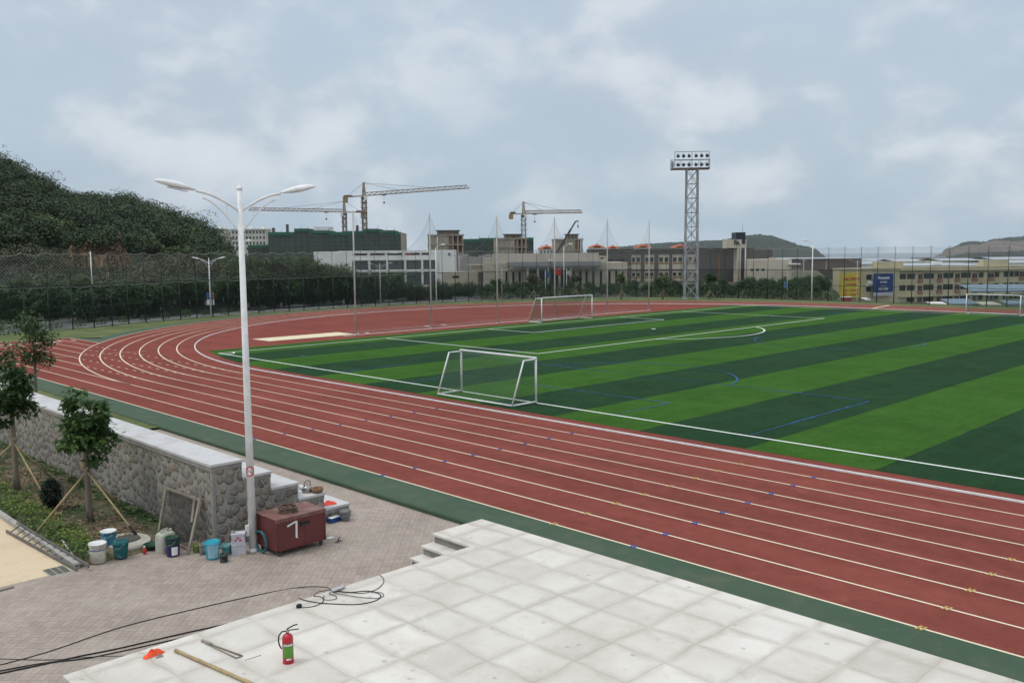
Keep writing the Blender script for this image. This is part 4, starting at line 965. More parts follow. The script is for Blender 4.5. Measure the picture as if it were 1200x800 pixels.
tag(cov.build('ground_cover', LEAF_G), kind='stuff', label='low yellow green ground cover along the bed kerb', cat='ground cover')
tag(grs.build('bed_grass', LEAF_M), kind='stuff', label='short dark grass in the planting bed', cat='grass')
tag(dry.build('leaf_litter', LEAF_DRY), kind='stuff', label='dry brown leaf litter under the staked trees', cat='leaf litter')
fl = thing('red_flower', (*gnd(47, 547.5, PVZ+.35)[:2], PVZ+.1), 'single small red flower in the bed at the wall foot', 'flower')
mb = MB(); mb.tube([(0, 0, -.05), (0, 0, .26)], .006, 5); mb.build('stem', DKGREEN, fl)
mb = MB()
for k in range(6): a = k*pi/3; mb.add([(0, 0, .26), (.045*cos(a-.4), .045*sin(a-.4), .29), (.06*cos(a), .06*sin(a), .27), (.045*cos(a+.4), .045*sin(a+.4), .29)], [(0, 1, 2, 3)])
mb.build('petals', REDP, fl)
mb = MB(); mb.tube([gnd(73, 633, PVZ+.12), gnd(93, 661, PVZ+.02)], .022, 7); tag(mb.build('white_pipe', WHT), 'short white plastic pipe lying across the bed kerb', 'pipe')
# ================================================================ MID FIELD: goals, nets, fence, tower
def goal(name, loc, W_, H_, dt, db, label, rz=0, r=.05, net=None):
    """mouth along local x, net side towards local -y"""
    t_ = thing(name, loc, label, 'football goal', rz=rz)
    for x in (-W_/2, W_/2):
        mb = MB(); mb.tube([(x, 0, 0), (x, 0, H_)], r, 10); mb.build('post', WHITE_M, t_)
        mb = MB(); mb.tube([(x, 0, H_-r), (x, -dt, H_-r), (x, -db, r)], r*.8, 8); mb.build('rear_stay', WHITE_M, t_)
        mb = MB(); mb.tube([(x, 0, r), (x, -db, r)], r*.8, 8); mb.build('side_ground_bar', WHITE_M, t_)
    mb = MB(); mb.tube([(-W_/2-r, 0, H_), (W_/2+r, 0, H_)], r, 10); mb.build('crossbar', WHITE_M, t_)
    mb = MB(); mb.tube([(-W_/2, -db, r), (W_/2, -db, r)], r*.8, 8); mb.build('rear_ground_bar', WHITE_M, t_)
    mb = MB(); n = 8; mb.uv = []
    def quad(P, uv): mb.add(P, [(0, 1, 2, 3)]); mb.uv += uv
    h2 = H_-.05
    for i in range(n):
        for j in range(4):
            x0, x1 = -W_/2+W_*i/n, -W_/2+W_*(i+1)/n
            def pt(x, s):
                sag = .10*sin(pi*s)*sin(pi*(x/W_+.5)); return (x, -dt-(db-dt)*s+sag, h2*(1-s)+.03)
            s0, s1 = j/4, (j+1)/4; quad([pt(x0, s0), pt(x1, s0), pt(x1, s1), pt(x0, s1)], [(x0, s0*H_), (x1, s0*H_), (x1, s1*H_), (x0, s1*H_)])
    quad([(-W_/2, 0, h2), (W_/2, 0, h2), (W_/2, -dt, h2), (-W_/2, -dt, h2)], [(0, 0), (W_, 0), (W_, dt), (0, dt)])
    for x in (-W_/2, W_/2): quad([(x, 0, .03), (x, -db, .03), (x, -dt, h2), (x, 0, h2)], [(0, 0), (db, 0), (dt, H_), (0, H_)])
    mb.build('net', net or NETG, t_); return t_
goal('small_goal', (-29.37, 28.0, .03), 4.93, 1.98, .75, 1.48, 'small white goal on the near touchline of the pitch', 0)
goal('full_size_goal', (-57.4, 64.2, .02), 7.25, 2.35, .75, 1.75, 'full size white goal on the left goal line by net poles', radians(90)+pi, .055)
goal('small_goal', (-29.5, 96.25, .03), 4.95, 2.0, .75, 1.48, 'small white goal on the far touchline at the right edge', pi)
# ball-stop net on six tall poles behind the left goal line
NP = [42.2, 50.2, 58.3, 66.3, 74.6, 82.0]
bn = thing('ball_stop_net', (-61.0, 41.0, 0), 'tall sagging ball stop net on six grey poles behind goal', 'net')
for i, y in enumerate(NP):
    mb = MB(); mb.tube([(0, y-41, 0), (0, y-41, 10.1)], [.075, .055], 8); mb.lathe([(.16, 0), (.15, .04), (.08, .06)], 10, (0, y-41, 0)); mb.build('net_pole', GREYPOLE, bn)
mb = MB(); mb.uv = []
rope = MB()
for i in range(5):
    y0, y1 = NP[i]-41, NP[i+1]-41; n = 14; top = []
    for k in range(n+1):
        s = k/n; z = 9.9-3.3*(1-(2*s-1)**2)**.8 if 0 < s < 1 else 9.9; top.append((0, y0+(y1-y0)*s, z))
    for k in range(n):
        b = len(mb.v); mb.v += [(0, top[k][1], .1), (0, top[k+1][1], .1), top[k+1], top[k]]; mb.uv += [(top[k][1], .1), (top[k+1][1], .1), (top[k+1][1], top[k+1][2]), (top[k][1], top[k][2])]; mb.f.append((b, b+1, b+2, b+3)); mb.m.append(0); mb.smooth.append(False)
    rope.tube(top, .009, 4)
mb.build('netting', NETF, bn); rope.build('head_rope', NETF if False else M('rope_grey', (.20, .21, .21), .8), bn)
# perimeter fence, four metres of dark mesh with three metres of net above
def along(poly, step, start=0):
    out = []; d = start; tot = 0
    segs = [(Vector(poly[i]), Vector(poly[i+1])) for i in range(len(poly)-1)]
    acc = 0
    for a, b in segs:
        L_ = (b-a).length
        while d <= acc+L_: out.append((a.lerp(b, (d-acc)/L_), (b-a).normalized())); d += step
        acc += L_
    return out, acc
def rounded(poly, n=6): return [(p.x, p.y) for p in smooth([(x, y, 0) for x, y in poly], n)]
FL = rounded(FEN); fp, ftot = along(FL, 2.12)
fen = thing('perimeter_fence', (FEN[4][0], FEN[4][1], -.02), 'long dark green mesh fence with a net above, curving round the track', 'fence')
ox, oy = FEN[4]
fp2 = [(p.x-ox, p.y-oy) for p, d in fp]
for i, (x, y) in enumerate(fp2):
    mb = MB(); mb.tube([(x, y, 0), (x, y, 4.05)], .055, 7); mb.tube([(x, y, 4.05), (x, y, 6.98)], .028, 6)
    mb.build('fence_post', DKGREEN, fen)
for z, w_ in ((4.02, .07), (2.05, .05), (.10, .05)):
    mb = MB()
    for i in range(len(fp2)-1): mb.bar((*fp2[i], z), (*fp2[i+1], z), w_)
    mb.build('rail', DKGREEN, fen)
mb = MB(); mb.uv = []; s_ = 0
for i in range(len(fp2)-1):
    (x0, y0), (x1, y1) = fp2[i], fp2[i+1]; l = hypot(x1-x0, y1-y0)
    mb.add([(x0, y0, .08), (x1, y1, .08), (x1, y1, 4.0), (x0, y0, 4.0)], [(0, 1, 2, 3)]); mb.uv += [(s_, 0), (s_+l, 0), (s_+l, 3.9), (s_, 3.9)]; s_ += l
mb.build('mesh_panel', CHAIN, fen)
rng = random.Random(4)
mb = MB(); mb.uv = []; s_ = 0; rp_ = MB(); rb_ = MB()
NETX = len(fp2)
for i in range(NETX-1):
    (x0, y0), (x1, y1) = fp2[i], fp2[i+1]; l = hypot(x1-x0, y1-y0); sg = rng.uniform(.12, .30); sb = rng.uniform(.02, .16) if i < 34 else .03; tp = []; bt_ = []
    for k in range(5):
        q_ = k/4; c_ = 4*q_*(1-q_); tp.append((x0+(x1-x0)*q_, y0+(y1-y0)*q_, 6.95-sg*c_)); bt_.append((x0+(x1-x0)*q_, y0+(y1-y0)*q_, 4.06-sb*c_-(.12 if i < 34 else 0)))
    for k in range(4):
        b = len(mb.v); mb.v += [bt_[k], bt_[k+1], tp[k+1], tp[k]]; u0, u1 = s_+l*k/4, s_+l*(k+1)/4
        mb.uv += [(u0, bt_[k][2]), (u1, bt_[k+1][2]), (u1, tp[k+1][2]), (u0, tp[k][2])]; mb.f.append((b, b+1, b+2, b+3)); mb.m.append(0); mb.smooth.append(False)
    rp_.tube(tp, .014, 4, caps=False)
    if i < 34: rb_.tube(bt_, .016, 4, caps=False)
    s_ += l
mb.build('upper_net', NETW, fen); ROPM = M('pale_rope', (.42, .42, .38), .8); rp_.build('net_rope', ROPM, fen); rb_.build('net_rope', ROPM, fen)
# the one pale net pole on the left
px_, py_ = min(fp2, key=lambda q_: abs((q_[0]+ox)+86.3)+abs((q_[1]+oy)-30.5))
mb = MB(); mb.tube([(px_, py_-.0, 3.9), (px_, py_, 7.05)], .05, 8); mb.build('pale_net_pole', WHITE_M, fen)['label'] = 'pale upper pole'
# floodlight mast
TX, TY = -71.2, 105.4
tw = thing('floodlight_tower', (TX, TY, -.02), 'tall grey lattice floodlight tower beyond the track bend', 'floodlight tower', rz=YAW*.9)
def lattice(mb, w0, w1, z0, z1, n, leg, brace, cx=0, cy=0):
    def cor(z):
        h = (w0+(w1-w0)*(z-z0)/(z1-z0))/2; return [(cx-h, cy-h, z), (cx+h, cy-h, z), (cx+h, cy+h, z), (cx-h, cy+h, z)]
    c0, c1 = cor(z0), cor(z1)
    for a, b in zip(c0, c1): mb.bar(a, b, leg)
    for i in range(n):
        za, zb = z0+(z1-z0)*i/n, z0+(z1-z0)*(i+1)/n; A, B = cor(za), cor(zb)
        for k in range(4):
            k2 = (k+1) % 4; mb.bar(A[k], B[k2], brace); mb.bar(A[k2], B[k], brace); mb.bar(B[k], B[k2], brace)
mb = MB(); lattice(mb, 1.75, 1.5, 0.2, 17.8, 9, .15, .075)
for x in (-.87, .87):
    for y in (-.87, .87): mb.box(x-.3, x+.3, y-.3, y+.3, -.05, .2)
mb.bar((0, 0, .2), (0, 0, 17.8), .06); mb.build('lattice_mast', GALV, tw)
mb = MB(); mb.box(-2.9, 2.3, -.85, .75, 17.8, 17.95); mb.build('deck', M('rusty_deck', (.16, .11, .09), .7), tw)
mb = MB()
for (a, b) in (((-2.3, .7, 17.95), (-2.3, .7, 20.3)), ((2.4, .7, 17.95), (2.4, .7, 20.3)), ((0.05, .7, 17.95), (.05, .7, 20.3)), ((-2.3, .7, 20.3), (2.4, .7, 20.3)), ((-2.3, .7, 19.2), (2.4, .7, 19.2)), ((-2.3, .7, 18.1), (2.4, .7, 18.1))): mb.bar(a, b, .08)
mb.build('lamp_frame', GALV, tw)
mb = MB()
for z in (18.55, 19.1):
    R_ = [(-2.9, -.85, z), (2.3, -.85, z), (2.3, .75, z), (-2.9, .75, z)]
    for i in range(4): mb.bar(R_[i], R_[(i+1) % 4], .045)
for x in (-2.9, -1.6, -.3, 1.0, 2.3): mb.bar((x, -.85, 17.95), (x, -.85, 19.1), .045); mb.bar((x, .75, 17.95), (x, .75, 19.1), .045)
mb.box(-2.85, -2.55, -.5, .5, 18.1, 18.9); mb.build('guard_rail', GALV, tw)
for z in (19.75, 18.55):
    for x in (-1.9, -1.15, -.4, .55, 1.3, 2.05):
        mb = MB(); mb.tube([(x, .62, z+.06), (x, .40, z-.02), (x, .18, z-.10)], [.13, .19, .24], 12); mb.bar((x-.0, .62, z), (x, .68, z+.3), .09); fl_ = mb.build('floodlight', CRG, tw)
        mb = MB(); a_ = Vector((x, .178, z-.1)); mb.tube([a_, a_+Vector((0, -.012, -.005))], .20, 12); mb.build('lens', GLASSB, fl_)
# tall single arm lamps standing inside the fence
def single_lamp(name, loc, H, arm, s, label, rz):
    t_ = thing(name, loc, label, 'street lamp', rz=rz)
    mb = MB(); mb.tube([(0, 0, 0), (0, 0, H)], [.085, .06], 10); mb.build('pole', WHITE_M, t_)
    mb = MB(); mb.tube([(0, 0, H-.3), (0, 0, H), (s*arm*.35, 0, H+.32), (s*arm, 0, H+.42)], .035, 7); mb.build('arm', WHITE_M, t_)
    mb = MB(); mb.tube([(s*arm*.95, 0, H+.42), (s*(arm+.3), 0, H+.45), (s*(arm+.6), 0, H+.40)], [.05, .12, .03], 8); mb.build('lamp_head', WHITE_M, t_)
    return t_
YR = YAW
for (u, v, H, s, lab) in ((283.5, 372, 7.7, 1, 'single armed white lamp behind the near double lamp pole'), (511.5, 356, 7.3, 1, 'single armed white lamp behind the second tall net pole'), (661, 347.5, 7.4, 1, 'single armed white lamp between the goal and dark boom'), (951, 353, 7.4, -1, 'single armed white lamp on the verge near the blue board')):
    x, y, _ = gnd(u, v); single_lamp('lamp_post', (x, y, -.02), H, .75, s, lab, YR)
# double lamps beyond the fence
FUF = sorted([(600+FPX*(x*ca+y*sa)/((-x*sa+y*ca)*cp), -x*sa+y*ca) for x, y in FL])
def fenF(u):
    for (a, b), (c, d) in zip(FUF, FUF[1:]):
        if a <= u <= c: return b+(d-b)*(u-a)/max(c-a, 1e-6)
    return FUF[0][1] if u < FUF[0][0] else FUF[-1][1]
DL = [(244.5, 303, 91, 'double armed lamp with blue and pink banners beyond the fence'), (445, 309, 104, 'double armed lamp in front of the white office building'), (588, 315, 120, 'double armed lamp left of the hall canopy'), (728.5, 313, 128, 'double armed lamp beside the yellow green sapling'), (923, 317, 130, 'double armed lamp with a small blue box on its pole'), (942, 303, 170, 'paired lamp in front of the distant brown block'), (1005, 305, 165, 'lamp rising above the yellow board'), (538, 299, 150, 'pair lamp right of the white office end wall')]
for i, (u, vt, F, lab) in enumerate(DL):
    F = max(F, fenF(u)+3.2) if 'fenF' in globals() else F
    p_ = at(u, vt, F); z0 = gh(p_.x, p_.y); H = max(3, p_.z-z0)
    d_ = double_lamp('far_street_lamp', H, .95, lab, loc=(p_.x, p_.y, z0), rz=YR-pi/2, hs=.85 if i else 1.1, r0=.09, r1=.05, mat=WHITE_M if i == 0 else GREYPOLE)
    if i == 0:
        for s, mm in ((-1, M('blue_banner', (.03, .14, .30), .6)), (1, M('pink_banner', (.45, .20, .18), .6))):
            mb = MB(); mb.box(-.01, .01, min(s*.10, s*.42), max(s*.10, s*.42), 1.95, 2.75); bnr = mb.build('banner', mm, d_)
            mb = MB(); mb.box(-.012, .012, min(s*.10, s*.42), max(s*.10, s*.42), 1.35, 1.94); mb.build('banner_foot', WHT, bnr)
    if i == 4: mb = MB(); mb.box(-.2, .2, -.45, -.05, 1.4, 2.3); mb.build('blue_box', M('blue_cabinet', (.10, .22, .34), .5), d_)
# staked saplings on the verge
for (u, v, F_, cz, r, lab, mt, sd) in ((728.5, 351, None, 3.0, (.75, .75, .95), 'yellow green staked sapling on the verge by the net end', LEAF_Y, 41), (777, 350.5, None, 2.7, (1.7, 1.7, 1.2), 'broad staked tree on the verge left of the floodlight tower', LEAF_M, 42), (831.5, 351, None, 2.9, (1.0, 1.0, .85), 'round dark staked tree right of the floodlight tower', LEAF_D, 43), (625.5, 351, None, 3.1, (1.25, 1.25, .95), 'thin olive staked tree behind the full size goal', LEAF_S, 44), (582, 353, None, 2.6, (.9, .9, .6), 'thin staked sapling left of the hall canopy lamp', LEAF_M, 45), (675, 350, None, 3.0, (.9, .9, .5), 'sparse sapling behind the right half of the far goal', LEAF_S, 46)):
    x, y, _ = gnd(u, v); small_tree((x, y, -.05), cz, r, lab, sd, mt, 30, 34, .26, True, 'tree', 'staked_sapling', None, .07)
# ---------------- beyond the fence: road, kerb, tree belt
def offset(poly, d):
    out = []
    for i, p in enumerate(poly):
        a = Vector(poly[max(0, i-1)]); b = Vector(poly[min(len(poly)-1, i+1)]); t_ = (b-a).normalized(); out.append((p[0]-t_.y*d, p[1]+t_.x*d))
    return out
half = [p for p in FL if p[0] < -78]
o1, o2 = offset(half, 4.5), offset(half, 10.5)
mb = MB(); mb.strip([(x, y, -.20) for x, y in o1], [(x, y, -.20) for x, y in o2]); struct('service_road', mb, ASPH)
mb = MB(); sweep(mb, offset(half, 1.6), .5, -.25, .02); sweep(mb, offset(half, 4.4), .2, -.25, -.02); sweep(mb, offset(half, 10.6), .25, -.25, .05)
tag(mb.build('roadside_kerb', weather('pale_kerb', (.42, .42, .40), (.30, .30, .28))), 'pale kerb lines of the service road just outside the fence', 'kerb')
rng = random.Random(21)
protos = []
def belt_proto(seed, H, R_, mt, sh_=.3, wash=True):
    rg = random.Random(seed); t_ = thing('belt_tree', (0, -500, 0), 'leafy green tree in the dense belt behind the dark mesh fence', 'tree', 'trees in the belt beyond the fence')
    mb = MB(); pts = [(0, 0, -.3), (.08, .02, H*.25), (-.05, .08, H*.5), (.05, 0, H*.85)]; mb.tube(pts, [.17, .13, .09, .03], 8)
    for k in range(7):
        a = k*2.4; p0 = Vector((0, 0, H*(.28+.07*k))); p1 = p0+Vector((cos(a)*R_*.6, sin(a)*R_*.6, H*.14)); mb.tube([p0, p1], [.07, .02], 5)
    tr = mb.build('trunk', BARK, t_)
    if wash: mb = MB(); mb.tube([(0, 0, 0), (.04, .01, 1.0)], [.175, .155], 8); mb.build('whitewash_band', WHITEWASH, tr)
    mb = MB(); c = (0, 0, H*.53); r = (R_, R_, H*.47); crown(mb, rg, c, r, 78, 44, R_*.36, .34); mb.build('crown', mt, t_)
    return t_
PR = [belt_proto(101, 5.0, 2.3, LEAF_D), belt_proto(102, 5.6, 2.0, LEAF_M), belt_proto(103, 4.2, 2.1, LEAF_D), belt_proto(104, 6.2, 2.7, LEAF_M), belt_proto(105, 3.6, 1.5, LEAF_D)]
used = [False]*5
def plant(k, loc, s, label=None, group=None):
    rz = rng.uniform(0, 6.28)
    if not used[k] and group is None:
        used[k] = True; o = PR[k]; o.location = loc; o.rotation_euler = (0, 0, rz); o.scale = (s, s, s); return o
    return dup(PR[k], loc, rz, s, label, group)
rows2 = []
def beltrow(u0, u1, n, vt, F0, F1, ks, jit=4):
    for i in range(n):
        u = u0+(u1-u0)*(i+.5)/n+rng.uniform(-jit, jit); F = max(rng.uniform(F0, F1), fenF(u)+rng.uniform(11, 15))
        v_ = vt(u) if callable(vt) else vt
        p_ = at(u, v_+rng.uniform(-4, 4), F); k = rng.choice(ks); Hn = [5.0, 5.6, 4.2, 6.2, 3.6][k]
        z0 = hz(p_.x, p_.y) if F > 100 else gh(p_.x, p_.y)
        plant(k, (p_.x, p_.y, z0-.1), max(.5, (p_.z-z0)/Hn*1.02))
# left wooded hill
RID = [(-160, 150), (-90, 163), (-40, 172), (0, 187), (30, 200), (60, 218), (90, 229), (110, 231), (150, 233), (180, 243), (210, 253), (235, 262), (255, 277), (268, 292), (282, 306), (320, 312)]
RID = [(a, b+7+(5 if 60 < a < 262 else 0)) for a, b in RID]
def ridge(u):
    for (a, b), (c, d) in zip(RID, RID[1:]):
        if a <= u <= c: return b+(d-b)*(u-a)/(c-a)
    return RID[0][1] if u < RID[0][0] else RID[-1][1]
HF0, HF1 = 112.0, 215.0
mb = MB(); NU, NF = 90, 36; hill_pts = {}
HU0, HU1 = -160, 320
def hillz(u, F):
    s = (F-HF0)/(HF1-HF0); top = at(u, ridge(u), HF1).z
    lo = at(u, 327, HF0).z
    if s <= 1:
        s = max(0, s)
        q_ = s**.9
        z = lo+(top-lo)*q_
    else: z = top-(F-HF1)*.25
    return z
def uF(x, y):
    F = -x*sa+y*ca; R = x*ca+y*sa; return 600+FPX*R/(F*cp), F
def hz(x, y):
    u, F = uF(x, y)
    if u < 315 and F > HF0-14:
        fs = max(HF0-14, fenF(u)+9); fe = max(HF0, fs+12)
        if F < fs: return gh(x, y)
        fd = max(0, min(1, (312-u)/46)); fd = fd*fd*(3-2*fd)
        if F < fe: k = (F-fs)/(fe-fs)*fd; return gh(x, y)*(1-k)+hillz(u, F)*k
        fd = max(0, min(1, (312-u)/46)); fd = fd*fd*(3-2*fd)
        return gh(x, y)*(1-fd)+hillz(u, F)*fd
    return gh(x, y)
for j in range(NF+1):
    F = HF0-14+(HF1+90-HF0+14)*j/NF
    for i in range(NU+1):
        u = HU0+(HU1-HU0)*i/NU; p_ = at(u, 300, F); z = hz(p_.x, p_.y)
        mb.v.append((p_.x, p_.y, z-(.35 if u < 290 else .9)+(rng.uniform(-.3, .3) if F > HF0 else 0)))
for j in range(NF):
    for i in range(NU): a_ = j*(NU+1)+i; mb.f.append((a_, a_+1, a_+NU+2, a_+NU+1)); mb.m.append(0); mb.smooth.append(True)
struct('wooded_hill', mb, HILLG)
# bare cut rock face low on the hill
mb = MB(); NI, NJ = 44, 12
for j in range(NJ+1):
    for i in range(NI+1):
        u = 76+(154-76)*i/NI; e = min(1, 2.0*sin(pi*i/NI))**.8*(.85+.15*sin(i*.55+.6))
        F = 121.0+1.6*(j/NJ)+rng.uniform(-.5, .5); v = 304-(29*e*(.88+.12*sin(i*.37+1)))*j/NJ; q_ = at(u, v, F); mb.v.append((q_.x, q_.y, q_.z-(1.5 if j == 0 else 0)))
for j in range(NJ):
    for i in range(NI): a_ = j*(NI+1)+i; mb.f.append((a_, a_+1, a_+NI+2, a_+NI+1)); mb.m.append(0); mb.smooth.append(False)
struct('rock_cutting', mb, ROCKN)
fo = MB(); scr = MB()
for k in range(900):
    u = rng.uniform(-150, 290); s = rng.random()**.8; F = HF0+8+(HF1-HF0-2)*s; p_ = at(u, 300, F); z = hz(p_.x, p_.y)
    pv = 296.3+(600-u)*.0088-(z-CAMH)*FPX/F
    sz = rng.uniform(1.8, 3.6)*(.75+.5*s)
    if u > 250: sz *= .6
    if u > 268: continue
    if pv < ridge(u)-1: continue
    if 66 < u < 162 and F < 138+4*sin(u*.15) : continue
    if F < 130 and pv > 296:
        for q_ in range(2): leafcloud(scr, rng, (p_.x+rng.uniform(-2, 2), p_.y+rng.uniform(-2, 2), z+.4), (1.7, 1.7, 1.1), 60, .42, .6)
    else:
        for q_ in range(4):
            c_ = (p_.x+rng.uniform(-.6, .6)*sz, p_.y+rng.uniform(-.6, .6)*sz, z+sz*rng.uniform(.0, .85)); rr = sz*rng.uniform(.35, .8); leafcloud(fo, rng, c_, (rr, rr, rr*.78), 150, .34, .86, .42)
for k in range(230):           # scrub along the hill foot, seen through the upper net
    u = rng.uniform(-120, 300); F = max(rng.uniform(104, 125), fenF(u)+16); p_ = at(u, 300, F); z = hz(p_.x, p_.y)
    if 70 < u < 160 and F > 119: continue
    leafcloud(scr if rng.random() < .7 else fo, rng, (p_.x, p_.y, z+.5), (1.5, 1.5, 1.1+.3*rng.random()), 80, .38, .6)
for k in range(0, 26, 3):
    u = 70+92*k/25; F = 121.5; q_ = at(u, 300-22*(min(1, 2.6*sin(pi*k/25))**.8)*(1.0 if rng.random() < .7 else .65), F); leafcloud(fo, rng, (q_.x, q_.y, q_.z+rng.uniform(-.2, .5)), (1.1, 1.1, .75), 120, .42, .6)
tag(fo.build('hill_forest', LEAF_F), kind='stuff', label='dense forest covering the hill at left', cat='forest')
tag(scr.build('hill_scrub', LEAF_S), kind='stuff', label='brownish green scrub at the foot of the wooded hill', cat='scrub')
beltrow(-60, 330, 30, lambda u: 338 if u < 130 else 334, 90, 98, [0, 2, 4, 0])
beltrow(-80, 300, 22, 326, 99, 106, [0, 1, 2])
beltrow(262, 372, 18, lambda u: 301+max(0, u-330)*.05, 106, 128, [0, 1, 3, 3])
beltrow(262, 470, 18, 319, 104, 112, [0, 1, 2])
beltrow(368, 410, 6, 309, 112, 122, [1, 3])
beltrow(400, 520, 16, 330, 103, 113, [0, 1, 2])
beltrow(505, 640, 20, 332, 118, 134, [0, 2, 4], 3)
beltrow(640, 860, 14, 338, 130, 140, [4, 2], 3)
beltrow(655, 960, 12, 333, 138, 150, [0, 2, 1], 3)
beltrow(935, 966, 6, 325, 160, 176, [0, 2])
beltrow(868, 958, 16, 327, 134, 160, [0, 2, 0], 3)
beltrow(700, 962, 26, 338, 124, 134, [4, 2, 4], 3)
for i in range(46):
    u = 560+(978-560)*(i+.5)/46+rng.uniform(-3, 3); p_ = at(u, 340, fenF(u)+rng.uniform(3.5, 7)); rows2.append((p_.x, p_.y))
for k, o in enumerate(PR):
    if not used[k]: used[k] = True; p_ = at(40+60*k, 330, 94); o.location = (p_.x, p_.y, -.3)
# clipped roadside shrubs
hp, _ = along(offset(half, 3.0), 2.6, 2.0); base = None
for i, (p_, d) in enumerate(hp[:16]):
    if base is None:
        base = thing('clipped_shrub', (p_.x, p_.y, -.2), 'low clipped round shrub between the fence and service road', 'shrub', 'clipped shrubs along the service road')
        mb = MB(); leafcloud(mb, rng, (0, 0, .5), (.55, .55, .48), 420, .13, .85); mb.build('foliage', LEAF_M, base); mb = MB(); mb.tube([(0, 0, -.1), (0, 0, .5)], .04, 6); mb.build('stem', BARK, base)
    else: dup(base, (p_.x, p_.y, -.2), rng.uniform(0, 6), rng.uniform(.85, 1.1))
for x, y in rows2: dup(base, (x, y, gh(x, y)), rng.uniform(0, 6), (rng.uniform(1.2, 2.2), rng.uniform(1.2, 2.2), rng.uniform(1.0, 1.9)), label='leafy shrub in the strip right outside the far fence', group='shrubs outside the far fence')
# ================================================================ BUILDINGS
def site(name, label, cat, u1, F1, u2, F2, z0, group=None):
    a, b = at(u1, 300, F1), at(u2, 300, F2); rz = atan2(b.y-a.y, b.x-a.x); t_ = thing(name, (a.x, a.y, z0), label, cat, group, rz)
    W_ = hypot(b.x-a.x, b.y-a.y); return t_, W_, (lambda u: (u-u1)/(u2-u1)*W_), (lambda v, u=(u1+u2)/2, F=(F1+F2)/2: at(u, v, F).z-z0)
def wallh(mb, x0, x1, z0, z1, holes, y=0, dep=.3, mi=0):
    xs = sorted({x0, x1, *[h[0] for h in holes], *[h[1] for h in holes]}); zs = sorted({z0, z1, *[h[2] for h in holes], *[h[3] for h in holes]})
    for a, b in zip(xs, xs[1:]):
        for c, d in zip(zs, zs[1:]):
            mx, mz = (a+b)/2, (c+d)/2
            if any(h[0] < mx < h[1] and h[2] < mz < h[3] for h in holes): continue
            mb.add([(a, y, c), (b, y, c), (b, y, d), (a, y, d)], [(0, 1, 2, 3)], mi)
    for a, b, c, d in holes:
        mb.add([(a, y, c), (b, y, c), (b, y, d), (a, y, d), (a, y+dep, c), (b, y+dep, c), (b, y+dep, d), (a, y+dep, d)], [(0, 1, 5, 4), (1, 2, 6, 5), (2, 3, 7, 6), (3, 0, 4, 7)], mi)
def shell(par, name, mat, W_, D_, z0, z1, holes=(), dep=.3, x0=0, roof=True, y0=0):
    mb = MB(); wallh(mb, x0, x0+W_, z0, z1, list(holes), y0, dep)
    x1 = x0+W_; mb.add([(x0, y0, z0), (x0, y0+D_, z0), (x1, y0+D_, z0), (x1, y0, z0), (x0, y0, z1), (x0, y0+D_, z1), (x1, y0+D_, z1), (x1, y0, z1)], [(0, 4, 5, 1), (1, 5, 6, 2), (2, 6, 7, 3), (4, 7, 6, 5)])
    return mb.build(name, mat, par)
def window(par, x0, x1, z0, z1, y=.22, nm=2, glass=GLASS, fr=None, horiz=False, t_=.06):
    mb = MB(); fr = fr or WALLW
    mb.box(x0+.002, x1-.002, y-.03, y+.03, z0+.002, z0+t_); mb.box(x0+.002, x1-.002, y-.03, y+.03, z1-t_, z1-.002)
    for i in range(nm+1):
        x = x0+(x1-x0)*i/nm; xa, xb = max(x0+.002, x-t_/2), min(x1-.002, x+t_/2); mb.box(xa, xb, y-.03, y+.03, z0+t_+.001, z1-t_-.001)
    o = mb.build('window', fr, par)
    mb = MB(); mb.add([(x0, y+.035, z0), (x1, y+.035, z0), (x1, y+.035, z1), (x0, y+.035, z1)], [(0, 1, 2, 3)]); mb.build('pane', glass, o); return o
# --- white two storey office
b, W_, X, Z = site('white_office', 'white two storey office block with a long window band behind the tree belt', 'office building', 396, 186, 533, 188, -.25)
H_ = Z(293.5); H2 = H_
cols = [396, 412, 432, 453, 474, 494, 513]
holes = []
for i in range(1, 6):
    a_, c_ = X(cols[i-1 if i else 0])+.0, X(cols[i])
    xa, xb = X([0, 413, 433.5, 453.5, 474.5, 494][i]), X([0, 430, 450.5, 471, 491.5, 502.5][i]); holes.append((xa, xb, Z(299), Z(296.6)))
for i in range(1, 6):
    xa, xb = X([0, 412, 433, 454, 475, 495][i]), X([0, 431.5, 452.5, 473.5, 493.5, 511][i]); holes.append((xa, xb, Z(316), Z(303.6))); holes.append((xa, xb, .3, Z(319)))
shell(b, 'wall', WALLW, W_, 14, 0, H_, holes, 1.0)
for h in holes:
    if h[3]-h[2] > 1: window(b, *h, y=.7, nm=5, glass=GLASSB, fr=CRG)
mb = MB()
for z in (Z(303.4), Z(316.3)): mb.box(X(411), X(512), -.25, -.003, z-.28, z)
for u in (411.2, 432.3, 453.3, 474.3, 494.3, 512): mb.box(X(u)-.22, X(u)+.22, -.25, -.004, 0, Z(303.6)-.3)
mb.build('frame_slabs', WALLW, b)
mb = MB(); mb.box(X(514), X(533)+.3, -.5, -.003, 0, H_+.02); mb.build('end_wall', M('end_wall_white', (.76, .77, .77), .6, .06), b)
mb = MB(); mb.box(X(525), X(528), -.62, -.503, Z(300), Z(297)); mb.build('vent', CRG, b)
mb = MB(); mb.box(-5.0, -.002, .5, 10, 0, H_-.1); mb.build('side_wing', WALLW, b)
mb = MB(); mb.box(X(475.5), X(482), -.02, .0, Z(298.4), Z(297)); mb.build('red_notice', REDP, b)
